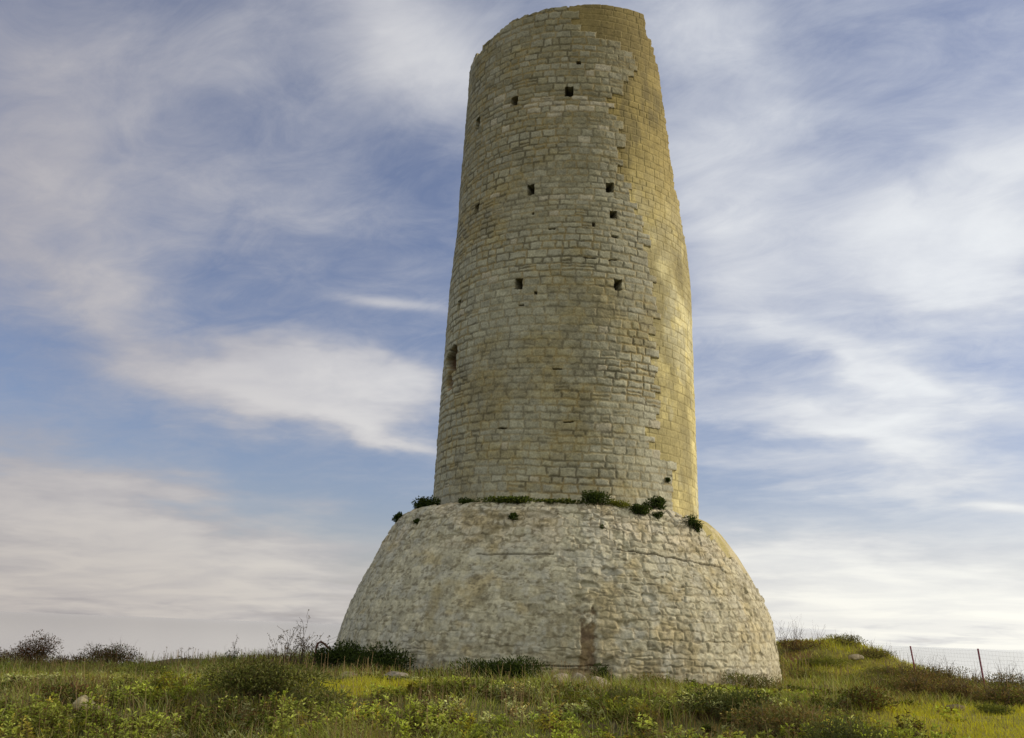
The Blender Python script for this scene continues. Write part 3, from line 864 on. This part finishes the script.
def make_stalks():
    rng = np.random.default_rng(13)
    x, y = scatter(7000, rng, 7.5, 30.0, 1.2)
    z = veg_zone(x, y)
    p = fbm(x * 0.6, y * 0.6, 0, 97, 3)
    k = (rng.random(len(x)) < sm(p, 0.42, 0.62) * (1 - 0.92 * z) + 0.03)
    x, y = x[k], y[k]
    n = len(x)
    H = rng.uniform(0.12, 0.42, n)
    B = np.stack([x, y, ground(x, y) - 0.01], -1)
    T = B + np.stack([rng.normal(size=n) * 0.10 * H, rng.normal(size=n) * 0.10 * H, H], -1)
    wd = np.maximum(0.0022, 0.00022 * y)
    V, F = tubes_mesh(B, T, wd, wd * 0.6)
    # seed heads
    hn = rng.random(n) < 0.6
    Cc = np.repeat(T[hn], 3, 0)
    Dd = unit(rng.normal(size=(len(Cc), 3)) * 0.5 + np.array([0, 0, 0.8]))
    Ll = rng.uniform(0.02, 0.045, len(Cc))
    V2, F2 = leaves_mesh(Cc - Dd * 0.012, Dd, Ll, Ll * 0.35, rng)
    c = np.array([[0.30, 0.215, 0.12]]) * rng.uniform(0.5, 1.25, (n, 1))
    c2 = np.repeat(c[hn], 3, 0) * 0.85
    o = build_mesh('dry_stalks', np.concatenate([V, V2]), np.concatenate([F, F2 + len(V)]), M_DRY, col=np.concatenate([np.repeat(c, 6, 0), np.repeat(c2, 4, 0)]))
    tag(o, 'thin dry tan stalks standing up through the grass', 'dry stalks', kind='stuff')


make_grass()
make_ground_cover()
make_stalks()


def shrub(name, label, cat, group, loc, wd, dp, ht, cols, n, seed, leaf=(0.03, 0.06), lean=(0, 0), twigs=0, twig_h=0.3, shape=1.0, aspect=0.38, dens_top=0.6, stems=14):
    """a shrub: foliage (leaf-sized faces through a lumpy volume), branches, bare twigs"""
    rng = np.random.default_rng(seed)
    root = empty(name, loc, label, cat, group)
    cols = np.array(cols, float)
    # lumps give the uneven outline
    nl = max(4, int(5 + n / 260))
    lumps = []
    for i in range(nl):
        a, q = rng.uniform(0, 6.283), math.sqrt(rng.random()) * 0.75
        zc = rng.uniform(0.25, 0.8) * (1 - 0.5 * q * q)
        lumps.append((q * math.cos(a) * wd / 2 + lean[0] * zc * ht, q * math.sin(a) * dp / 2 + lean[1] * zc * ht, zc * ht, rng.uniform(0.22, 0.42)))
    lumps = np.array(lumps)
    w_ = lumps[:, 3] ** 2
    k = rng.choice(nl, n, p=w_ / w_.sum())
    d = unit(rng.normal(size=(n, 3)))
    q = rng.random(n) ** (1 / 2.2)
    C = lumps[k, :3] + d * q[:, None] * lumps[k, 3][:, None] * np.array([wd, dp, ht]) * 0.85 * shape
    C[:, 2] = np.abs(C[:, 2] - 0.01) + 0.01
    D = unit(d + np.array([0, 0, 0.45]) + rng.normal(size=(n, 3)) * 0.5)
    L = rng.uniform(leaf[0], leaf[1], n)
    V, F = leaves_mesh(C, D, L, L * aspect, rng)
    tone = 0.75 + 0.5 * vnoise(C[:, 0] * 7 + seed, C[:, 1] * 7, C[:, 2] * 7, seed)
    cc_ = cols[rng.integers(0, len(cols), n)] * tone[:, None] * rng.uniform(0.85, 1.15, (n, 1))
    build_mesh('foliage', V, F, M_LEAF, root, np.repeat(cc_, 4, 0))
    # branches reach into every lump
    A, B, ra, rb = [], [], [], []
    for i in range(stems):
        lp = lumps[i % nl]
        p = np.array([0.0, 0.0, -0.02])
        tgt = lp[:3] + rng.normal(size=3) * np.array([wd, dp, ht]) * 0.08
        m = p + (tgt - p) * 0.5 + rng.normal(size=3) * 0.03
        r0 = 0.004 + 0.008 * ht
        A += [p, m]
        B += [m, tgt]
        ra += [r0, r0 * 0.7]
        rb += [r0 * 0.7, r0 * 0.3]
    V, F = tubes_mesh(np.array(A), np.array(B), np.array(ra), np.array(rb))
    build_mesh('branches', V, F, M_BARK, root)
    if twigs:
        A, B, ra, rb = [], [], [], []
        for i in range(twigs):
            lp = lumps[rng.integers(0, nl)]
            p = lp[:3] * np.array([1, 1, 0.8])
            A.append(np.array([0.0, 0.0, -0.02])); B.append(p); ra.append(0.006); rb.append(0.0045)
            dr = np.array([rng.normal() * 0.35 + lean[0] * 0.5, rng.normal() * 0.35, 1.0])
            ln_ = twig_h * rng.uniform(0.5, 1.2)
            r0 = 0.0045
            for s in range(3):
                e_ = p + dr / np.linalg.norm(dr) * ln_ / 3
                A.append(p); B.append(e_); ra.append(r0); rb.append(r0 * 0.7)
                if rng.random() < 0.7:
                    sd = dr + rng.normal(size=3) * 0.6
                    A.append(e_); B.append(e_ + sd / np.linalg.norm(sd) * ln_ * 0.3); ra.append(r0 * 0.6); rb.append(r0 * 0.35)
                p, r0 = e_, r0 * 0.7
                dr = dr + rng.normal(size=3) * 0.22
        V, F = tubes_mesh(np.array(A), np.array(B), np.array(ra), np.array(rb))
        build_mesh('bare_twigs', V, F, M_BARK, root)
    return root


def twig_bush(name, label, cat, group, loc, wd, ht, n, seed, thick=0.012, leafy=0, cols=((0.10, 0.07, 0.04),), arch=0.0):
    """a mostly bare bush: branching stems, a few leaves"""
    rng = np.random.default_rng(seed)
    root = empty(name, loc, label, cat, group)
    A, B, ra, rb, tips = [], [], [], [], []

    def grow(p, d, ln_, r, lvl):
        steps = 4
        for s in range(steps):
            e_ = p + d * ln_ / steps
            A.append(p); B.append(e_); ra.append(r); rb.append(r * 0.82)
            r *= 0.82
            p = e_
            d = unit(d + rng.normal(size=3) * 0.20 + np.array([0, 0, 0.03 - arch]))
            if lvl < 2 and s >= 1 and rng.random() < 0.85:
                grow(p, unit(d + rng.normal(size=3) * 0.55), ln_ * rng.uniform(0.3, 0.6), r * 0.6, lvl + 1)
            tips.append(p)

    for i in range(n):
        a = rng.uniform(0, 6.283)
        q = rng.random()
        p = np.array([0.0, 0.0, -0.03])
        d = unit(np.array([math.cos(a) * q * 0.65 * wd / ht, math.sin(a) * q * 0.5 * wd / ht, 1.0]))
        grow(p, d, ht * rng.uniform(0.5, 1.05), thick * rng.uniform(0.6, 1), 0)
    V, F = tubes_mesh(np.array(A), np.array(B), np.maximum(np.array(ra), 0.0035), np.maximum(np.array(rb), 0.0025))
    build_mesh('branches', V, F, M_BARK, root)
    if leafy:
        tips = np.array(tips)
        k = rng.integers(0, len(tips), leafy)
        C = tips[k] + rng.normal(size=(leafy, 3)) * 0.02
        D = unit(rng.normal(size=(leafy, 3)) + np.array([0, 0, 0.4]))
        L = rng.uniform(0.025, 0.055, leafy)
        V, F = leaves_mesh(C, D, L, L * 0.5, rng)
        cols = np.array(cols, float)
        build_mesh('leaves', V, F, M_LEAF, root, np.repeat(cols[rng.integers(0, len(cols), leafy)] * rng.uniform(0.7, 1.2, (leafy, 1)), 4, 0))
    return root


def gz(x, y):
    return (x, y, float(ground(x, y)) - 0.02)


DARK = [(0.045, 0.070, 0.018), (0.065, 0.095, 0.022), (0.030, 0.045, 0.015)]
OLIVE = [(0.15, 0.17, 0.04), (0.19, 0.20, 0.06), (0.10, 0.125, 0.032)]
BRONZE = [(0.12, 0.080, 0.032), (0.18, 0.080, 0.045), (0.085, 0.065, 0.026)]
BROWN = [(0.20, 0.135, 0.065), (0.15, 0.11, 0.045), (0.14, 0.145, 0.045), (0.25, 0.18, 0.09)]
KHAKI = [(0.17, 0.17, 0.07), (0.13, 0.145, 0.055), (0.21, 0.19, 0.09)]

# plants rooted on the ledge and in the masonry of the tower
LG = 'bushes growing from the tower masonry'
LEDGE = [  # phi, z, radius (None = on the sloping face), width, height, n, colours, label
    (-62, 4.14, 3.66, .85, .36, 1000, DARK, 'dark green bush at the left end of the ledge where the drum meets the base'),
    (-39, 4.19, 3.66, .42, .16, 220, DARK, 'small dark tuft on the ledge between the left end bush and the long green strip'),
    (-22, 4.18, 3.74, 1.35, .15, 900, DARK + OLIVE[:1] + [(0.11, 0.15, 0.03)], 'long low green strip of plants along the middle of the ledge'),
    (-6.5, 4.17, 3.74, 1.15, .12, 560, OLIVE + DARK, 'thin yellow green strip of plants on the ledge just left of the large middle bush'),
    (5.6, 4.14, 3.80, .52, .36, 700, DARK, 'large dark green bush on the middle of the ledge, overhanging the base'),
    (13.6, 4.15, 3.74, .44, .18, 260, [(0.20, 0.21, 0.04), (0.13, 0.15, 0.03)], 'yellow green low bush on the ledge right of the large middle bush'),
    (19.2, 4.00, None, .40, .25, 400, DARK, 'rounded dark bush hanging just below the ledge edge right of the yellow green one'),
    (26.2, 4.18, 3.74, .46, .30, 480, DARK, 'dark green bush on the ledge below the corner of the stone facing'),
    (24.6, 3.96, None, .26, .15, 160, DARK, 'little green tuft below the ledge under the right hand bushes'),
    (36.4, 3.76, None, .34, .42, 520, DARK, 'dark trailing plant low on the right shoulder of the base'),
    (-76, 3.98, None, .27, .26, 380, DARK, 'nearly black round tuft sticking out of the top left edge of the base'),
    (-54.3, 3.79, None, .15, .12, 90, DARK, 'tiny dark tuft on the stone base below the left end bush'),
    (-17.9, 3.79, None, .19, .15, 150, DARK, 'small isolated dark tuft on the base below the green strip'),
    (7.0, 3.64, None, .13, .10, 70, DARK, 'tiny faint tuft on the base below the large middle bush'),
    (40.5, 4.93, 3.22, .10, .09, 60, DARK, 'tiny tuft in the drum wall near the step of the stone facing'),
]
for i, (ph, z, R_, wd, ht, n, cols, lab) in enumerate(LEDGE):
    if R_ is None:
        p = on_base(ph, z)
    else:
        p = (TX + R_ * math.sin(rad(ph)), TY - R_ * math.cos(rad(ph)), z)
    o = shrub('wall_plant', lab, 'plant', LG, (p[0], p[1], p[2] - 0.03), wd, min(wd, 0.45), ht, cols, int(n * 2.6), 500 + i, leaf=(0.03, 0.06), stems=8, aspect=0.6)
    o.rotation_euler.z = rad(ph)

# bushes on the left skyline
SK = 'bushes along the skyline left of the tower'
def sky_bush(px, y, **k):
    x = at(px, y)
    return gz(x, y)

shrub('bush', 'dark reddish windswept bush on the skyline at the far left, leaning right', 'bush', SK, gz(at(30, 24), 24), 1.15, .8, .86, BRONZE, 4600, 601, lean=(0.5, 0), twigs=60, twig_h=0.30, leaf=(.03, .06), shape=0.9)
shrub('bush', 'low dark bush cut by the left edge of the photo', 'bush', SK, gz(at(1, 24), 24), .9, .7, .46, BRONZE, 1600, 602, twigs=10, twig_h=0.2)
shrub('bush', 'brown green domed bush with thin twigs on the skyline, second large one from the left', 'bush', SK, gz(at(116, 24.5), 24.5), 1.5, .9, .62, BRONZE + OLIVE[2:], 5200, 603, twigs=70, twig_h=0.34, leaf=(.03, .055), shape=0.9)
shrub('bush', 'small dark bush on the skyline between the windswept bush and the domed bush', 'bush', SK, gz(at(63, 24.5), 24.5), .62, .6, .34, BRONZE, 700, 604, twigs=10, twig_h=0.2)
shrub('bush', 'small brown bush touching the left side of the domed skyline bush', 'bush', SK, gz(at(86, 24.5), 24.5), .6, .6, .32, BRONZE, 600, 605, twigs=14, twig_h=0.25)
twig_bush('bush', 'lone bare spindly bush on the skyline over the low stone bank', 'bush', SK, gz(at(191, 25), 25), .6, .50, 4, 606, leafy=60, cols=BROWN)
twig_bush('bush', 'slight bare sprig on the skyline left of the twiggy thicket', 'bush', SK, gz(at(240, 25), 25), .4, .5, 3, 607, leafy=30, cols=BROWN)
twig_bush('bush', 'tall bare twiggy bush on the skyline left of the bent pipe, its stems fanning left', 'bush', SK, gz(at(288, 22.5), 22.5), 1.2, .72, 10, 608, leafy=200, cols=BROWN)
twig_bush('bush', 'bare twiggy bush next to the bent pipe, its stems leaning right', 'bush', SK, gz(at(305, 22), 22), .9, .74, 11, 609, leafy=240, cols=BROWN)
shrub('bush', 'dark brown tangled low thicket under the bare twiggy bushes', 'bush', SK, gz(at(278, 22.5), 22.5), 1.7, .8, .36, BROWN, 900, 610, twigs=40, twig_h=0.3)
shrub('bush', 'small dark leafy plant by the pale stone on the skyline', 'bush', SK, gz(at(238, 23.5), 23.5), .45, .4, .34, DARK, 300, 611, twigs=6)

# bushes against the foot of the tower
FT = 'bushes at the foot of the tower'
shrub('bush', 'very dark bush against the left foot of the tower beside the bent pipe', 'bush', FT, gz(at(343, 20.6), 20.6), .95, .7, .60, DARK, 4200, 621, leaf=(.04, .08))
shrub('bush', 'widest dark bush against the tower foot, above the flat grey slab', 'bush', FT, gz(at(384, 19.3), 19.3), 1.25, .7, .58, DARK, 5200, 622, leaf=(.04, .08))
shrub('bush', 'long low dark bush at the foot of the tower below its middle', 'bush', FT, gz(at(498, 18.2), 18.2), 1.5, .6, .50, DARK, 5200, 623, leaf=(.04, .08))
shrub('bush', 'small dark plant at the tower foot right below the brown patch', 'bush', FT, gz(at(603, 18.3), 18.3), .45, .4, .42, DARK, 1100, 624)
shrub('bush', 'brownish scrub at the tower foot left of the long low dark bush', 'bush', FT, gz(at(432, 18.6), 18.6), .9, .5, .26, BROWN + DARK, 900, 625, twigs=16, twig_h=.2)
shrub('bush', 'olive bush against the lit right part of the tower foot', 'bush', FT, gz(at(655, 18.0), 18.0), .9, .6, .28, OLIVE + BROWN, 1100, 626, twigs=8, twig_h=.2)
shrub('bush', 'mixed green bush at the right corner of the tower foot', 'bush', FT, gz(at(745, 19.4), 19.4), 1.2, .7, .36, KHAKI + OLIVE, 1500, 627, twigs=14, twig_h=.25)

# foreground bushes
FG = 'leafy bushes in the foreground scrub'
FGS = [  # px, y, width, depth, height, n, colours, label
    (262, 12.6, 1.45, 1.0, .44, 5600, OLIVE + KHAKI[:2] + [(0.06, 0.065, 0.02), (0.09, 0.075, 0.03)], 'largest rounded olive bush in the left foreground with a dark shaded left flank'),
    (322, 12.2, .65, .6, .44, 1700, OLIVE + KHAKI, 'pale leafy bush joined to the right of the largest left foreground bush'),
    (80, 12.5, .60, .5, .30, 1300, BRONZE + OLIVE, 'bronze leafed clump beside the pale boulder at left'),
    (150, 17.5, 1.3, .8, .30, 1600, OLIVE, 'low olive clump behind and right of the pale boulder'),
    (625, 13.5, .75, .6, .36, 1700, OLIVE + KHAKI, 'olive bush just right of the stones below the brown patch'),
    (730, 12.5, 1.1, .8, .42, 2600, [(0.075, 0.095, 0.03), (0.10, 0.11, 0.04)], 'green bush in the foreground below the right part of the tower base'),
    (700, 9.7, .55, .5, .32, 1500, [(0.15, 0.17, 0.06), (0.12, 0.14, 0.045)], 'bright pale leaved clump at the bottom edge right of centre'),
    (785, 11.5, 1.0, .8, .46, 2400, KHAKI + BROWN, 'brownish grey stalky bush in the right foreground'),
    (838, 10.2, .9, .7, .44, 2600, [(0.12, 0.135, 0.055), (0.09, 0.105, 0.04)], 'grey green leafy bush at the bottom edge left of the bright turf'),
    (866, 14.5, .75, .6, .34, 1400, BRONZE + OLIVE, 'dark bush at the left margin of the bright turf'),
    (992, 9.6, .95, .6, .30, 2200, [(0.045, 0.050, 0.025), (0.07, 0.05, 0.03)], 'dark purplish clump on the turf at the bottom right corner'),
    (925, 10.3, .4, .35, .18, 500, KHAKI, 'little khaki tuft in the middle of the bright turf'),
]
for i, (px, y, wd, dp, ht, n, cols, lab) in enumerate(FGS):
    shrub('bush', lab, 'bush', FG, gz(at(px, y), y), wd, dp, ht, cols, n, 640 + i, leaf=(.03, .06), twigs=10, twig_h=.2, stems=20)

# right: mound and fence line
RT = 'brown bushes on the mound and fence line'
RTS = [
    (800, 27.0, 1.5, .8, .36, 1000, BRONZE + BROWN, 46, .62, 'twiggy reddish brown bush on top of the mound beside the tower'),
    (848, 27.6, .9, .7, .26, 700, KHAKI, 16, .22, 'low khaki tuft on the peak of the mound'),
    (875, 26.5, 1.3, .8, .26, 900, BROWN + KHAKI + OLIVE, 24, .3, 'brown bush on the right slope of the mound'),
    (905, 24.4, 1.3, .8, .44, 1300, BROWN, 40, .42, 'brown bush in front of the farther fence post'),
    (938, 23.6, 1.35, .8, .52, 1500, BROWN + OLIVE[2:], 50, .48, 'tallest brown bush between the two fence posts'),
    (966, 23.0, 1.0, .7, .34, 900, BROWN, 36, .40, 'low brown bush just left of the nearer fence post'),
    (1006, 21.8, 1.3, .8, .50, 1500, BROWN + OLIVE[2:], 50, .45, 'dark green and brown bush right of the nearer fence post'),
    (1050, 22.0, 1.3, .8, .5, 900, BROWN, 30, .4, 'brown bush cut by the right edge of the photo beyond the nearer post'),
    (893, 20.5, 1.5, 1.0, .42, 2200, BROWN + OLIVE, 46, .30, 'broad reddish brown bush where the mound slope meets the turf'),
    (925, 18.6, 1.2, .9, .50, 2600, BROWN, 60, .30, 'dense reddish brown bush at the far edge of the turf below the farther fence post'),
    (955, 18.2, 1.0, .8, .40, 1800, BROWN + BRONZE[:1], 46, .28, 'brown bush at the far edge of the turf between the two posts'),
    (985, 17.6, .8, .7, .30, 1200, BROWN + KHAKI, 30, .26, 'thin khaki brown bush right at the foot of the nearer fence post'),
    (1012, 16.9, 1.1, .8, .44, 2200, BROWN + OLIVE[2:], 50, .28, 'dense brown and green bush at the right edge of the turf'),
    (825, 25.6, 1.3, .9, .26, 1500, OLIVE + [(0.17, 0.19, 0.035)], 8, .15, 'fresh green low bush on the near flank of the mound left of its pale stone'),
    (884, 25.2, 1.2, .9, .24, 1300, OLIVE + KHAKI, 10, .18, 'olive low bush on the lower right flank of the mound'),
    (812, 23.2, 1.5, .9, .28, 1500, OLIVE + BROWN, 12, .2, 'mixed low bush between the tower corner and the grassy mound'),
    (865, 22.5, 1.4, 1.0, .30, 1500, KHAKI + OLIVE, 30, .22, 'low brown scrub bush at the foot of the grassy mound'),
    (992, 15.4, .5, .5, .16, 600, OLIVE, 6, .12, 'small green clump on the turf in front of the nearer fence post'),
]
for i, (px, y, wd, dp, ht, n, cols, tw, th, lab) in enumerate(RTS):
    shrub('bush', lab, 'bush', RT, gz(at(px, y), y), wd, dp, ht, cols, int(n * 1.3), 670 + i, leaf=(.03, .06), twigs=tw, twig_h=th)

# ------------------------------------------------------------------ rocks
def rock(label, loc, size, seed, colr, flat=0.5, group='loose stones in the scrub', rot=0.0):
    bm = bmesh.new()
    bmesh.ops.create_icosphere(bm, subdivisions=5, radius=1.0)
    V = np.array([v.co[:] for v in bm.verts])
    # chip the ball with a few random planes, then roughen it
    rng = np.random.default_rng(seed)
    for k in range(11):
        n = unit(rng.normal(size=3))
        lim = rng.uniform(0.62, 0.88)
        dd = V @ n
        V = V - np.clip(dd - lim, 0, None)[:, None] * n * 0.9
    f = fbm(V[:, 0] * 2.5 + seed, V[:, 1] * 2.5, V[:, 2] * 2.5, seed, 4, 0.6)
    V = V * (0.88 + 0.28 * f)[:, None]
    V = V * np.array(size) / 2 * 1.15
    for v, c in zip(bm.verts, V):
        v.co = c
    me = bpy.data.meshes.new('boulder')
    bm.to_mesh(me)
    bm.free()
    at_ = me.color_attributes.new('Col', 'FLOAT_COLOR', 'POINT')
    c4 = np.ones((len(V), 4), np.float32)
    g = fbm(V[:, 0] * 9, V[:, 1] * 9, V[:, 2] * 9, seed + 3, 3)[:, None]
    c4[:, :3] = np.array(colr) * (0.7 + 0.6 * g)
    at_.data.foreach_set('color', c4.ravel())
    me.polygons.foreach_set('use_smooth', np.ones(len(me.polygons), bool))
    me.materials.append(M_ROCK)
    o = bpy.data.objects.new('boulder', me)
    scene.collection.objects.link(o)
    o.location = (loc[0], loc[1], loc[2] + size[2] * 0.14)
    o.rotation_euler = (0, 0, rot)
    tag(o, label, 'rock', group)


PALE = (0.30, 0.26, 0.16)
GREY = (0.24, 0.21, 0.17)
rock('pale yellowish boulder half hidden in the scrub at left', gz(at(98, 12.3), 12.3), (.34, .30, .28), 31, PALE)
rock('flat grey slab lying in front of the dark bush at the tower foot', gz(at(399, 17.6), 17.6), (.44, .34, .22), 32, GREY)
rock('small low pale stone in the grass left of the grey slab', gz(at(352, 17.8), 17.8), (.30, .25, .14), 33, (0.25, 0.22, 0.15))
rock('whitish stone just left of the largest stone below the brown patch', gz(at(563, 17.3), 17.3), (.34, .28, .36), 34, (0.29, 0.24, 0.19))
rock('largest pinkish white stone below the brown patch of the tower', gz(at(597, 17.2), 17.2), (.42, .34, .34), 35, (0.31, 0.26, 0.21))
rock('middle grey stone between the whitish and the largest stone at the tower foot', gz(at(578, 17.4), 17.4), (.34, .28, .36), 36, (0.27, 0.23, 0.18))
rock('pale stone embedded in the grassy flank of the mound', gz(at(856, 26.2), 26.2), (.34, .26, .16), 37, (0.32, 0.27, 0.19))
rock('brown stone on the reddish earth beside the tower', gz(at(808, 25.8), 25.8), (.42, .3, .22), 38, (0.17, 0.12, 0.08))
rock('flat tan slab at the foot of the mound slope', gz(at(872, 21.5), 21.5), (.62, .4, .14), 39, (0.34, 0.26, 0.15))
rock('small whitish stone standing on the left skyline', gz(at(229, 24.6), 24.6), (.14, .12, .30), 40, (0.5, 0.46, 0.42))
rock('small dark stone on the turf between the fence and the foreground', gz(at(952, 15.8), 15.8), (.30, .25, .16), 41, (0.12, 0.09, 0.05))
rock('long low dark bank of stone on the left skyline below the lone sprig', gz(at(200, 26.0), 26.0), (1.9, .6, .30), 42, (0.12, 0.10, 0.06))

# ------------------------------------------------------------------ fences
M_POST = plain_material('painted_iron_post', (0.21, 0.05, 0.085), 0.6, 0.1)
M_WIRE = plain_material('galvanised_wire', (0.42, 0.40, 0.40), 0.45, 0.7, 0.1)
M_RUST = plain_material('rusty_pipe', (0.10, 0.045, 0.035), 0.8, 0.3)


def bar(name, pts, r, mat, parent, sides=8):
    """round bar along pts with capped ends"""
    bm = bmesh.new()
    rings = []
    pts = [Vector(p) for p in pts]
    for i, p in enumerate(pts):
        d = (pts[min(i + 1, len(pts) - 1)] - pts[max(i - 1, 0)]).normalized()
        s = d.cross(Vector((0.11, 0.97, 0.23))).normalized()
        q = d.cross(s)
        rings.append([bm.verts.new(p + (s * math.cos(2 * math.pi * k / sides) + q * math.sin(2 * math.pi * k / sides)) * r) for k in range(sides)])
    for a, b in zip(rings, rings[1:]):
        for k in range(sides):
            bm.faces.new((a[k], a[(k + 1) % sides], b[(k + 1) % sides], b[k]))
    bm.faces.new(rings[0][::-1])
    bm.faces.new(rings[-1])
    me = bpy.data.meshes.new(name)
    bm.to_mesh(me)
    bm.free()
    me.materials.append(mat)
    o = bpy.data.objects.new(name, me)
    scene.collection.objects.link(o)
    o.parent = parent
    return o


pB = Vector((at(913, 26.0), 26.0, 0))
pA = Vector((at(981, 22.5), 22.5, 0))
dF = (pA - pB)
posts = [pB - dF * 1.0, pB, pA, pA + dF]
fr = empty('wire_fence', (pB.x, pB.y, float(ground(pB.x, pB.y))), 'wire fence strung on thin maroon posts along the cliff edge at right', 'fence')
o0 = Vector(fr.location)
tops = []
for i, p in enumerate(posts):
    g0 = float(ground(p.x, p.y))
    top = Vector((p.x - 0.06, p.y, EYE + (0.0 if i != 0 else -0.15)))
    foot = Vector((p.x + 0.06, p.y, g0 - 0.2))
    bar('post', [foot - o0, top - o0], 0.020, M_POST, fr)
    tops.append((foot, top))
A, B = [], []
for k in range(12):
    f = 0.97 - k * 0.075
    for (f0, t0), (f1, t1) in zip(tops, tops[1:]):
        a, b = f0.lerp(t0, f), f1.lerp(t1, f)
        N = 5
        for s in range(N):
            sag = lambda q: -0.02 * 4 * q * (1 - q)
            A.append(a.lerp(b, s / N) + Vector((0, 0, sag(s / N))) - o0)
            B.append(a.lerp(b, (s + 1) / N) + Vector((0, 0, sag((s + 1) / N))) - o0)
for (f0, t0), (f1, t1) in zip(tops, tops[1:]):
    for s in range(1, 24):
        lo_ = f0.lerp(f1, s / 24).lerp(t0.lerp(t1, s / 24), 0.15)
        hi_ = f0.lerp(f1, s / 24).lerp(t0.lerp(t1, s / 24), 0.96)
        A.append(lo_ - o0)
        B.append(hi_ - o0)
A, B = np.array([tuple(a) for a in A]), np.array([tuple(b) for b in B])
V, F = tubes_mesh(A, B, np.full(len(A), 0.0012), np.full(len(A), 0.0012))
build_mesh('wire_net', V, F, M_WIRE, fr)

# bent pipe and slack wires left of the tower
y0 = 21.6
hx = lambda px: at(px, y0)
def hz(px, py):
    hor = 628.0 + (px - 512) * 0.0384
    return EYE - (py - hor) / 983.0 / 1.035 * y0 * 1.07 + 0.11
lf = empty('broken_fence', (hx(322), y0, float(ground(hx(322), y0))), 'bent rusty pipe with slack wires left of the tower foot', 'fence')
o1 = Vector(lf.location)
path = [(318, 668), (317.5, 655), (318, 647), (319, 643.5), (321.5, 642), (325, 644), (331, 649), (337, 654), (343, 660)]
bar('bent_pipe', [Vector((hx(a), y0 + 0.02 * i, hz(a, b))) - o1 for i, (a, b) in enumerate(path)], 0.025, M_RUST, lf)
A, B = [], []
for (a, b) in [((320, 643), (345, 628)), ((322, 645), (346, 632)), ((323, 648), (346, 637)), ((323, 652), (345, 642)), ((322, 657), (344, 647))]:
    pa = Vector((hx(a[0]), y0 - 0.02, hz(*a)))
    pb = Vector((hx(b[0]), y0 + 1.6, hz(*b) + 0.03))
    for s in range(6):
        q0, q1 = s / 6, (s + 1) / 6
        A.append(pa.lerp(pb, q0) - Vector((0, 0, 0.12 * 4 * q0 * (1 - q0) * 0.5)) - o1)
        B.append(pa.lerp(pb, q1) - Vector((0, 0, 0.12 * 4 * q1 * (1 - q1) * 0.5)) - o1)
A, B = np.array([tuple(a) for a in A]), np.array([tuple(b) for b in B])
V, F = tubes_mesh(A, B, np.full(len(A), 0.003), np.full(len(A), 0.003))
build_mesh('slack_wires', V, F, M_WIRE, lf)

scene.cycles.max_bounces = 6
scene.cycles.use_denoising = True
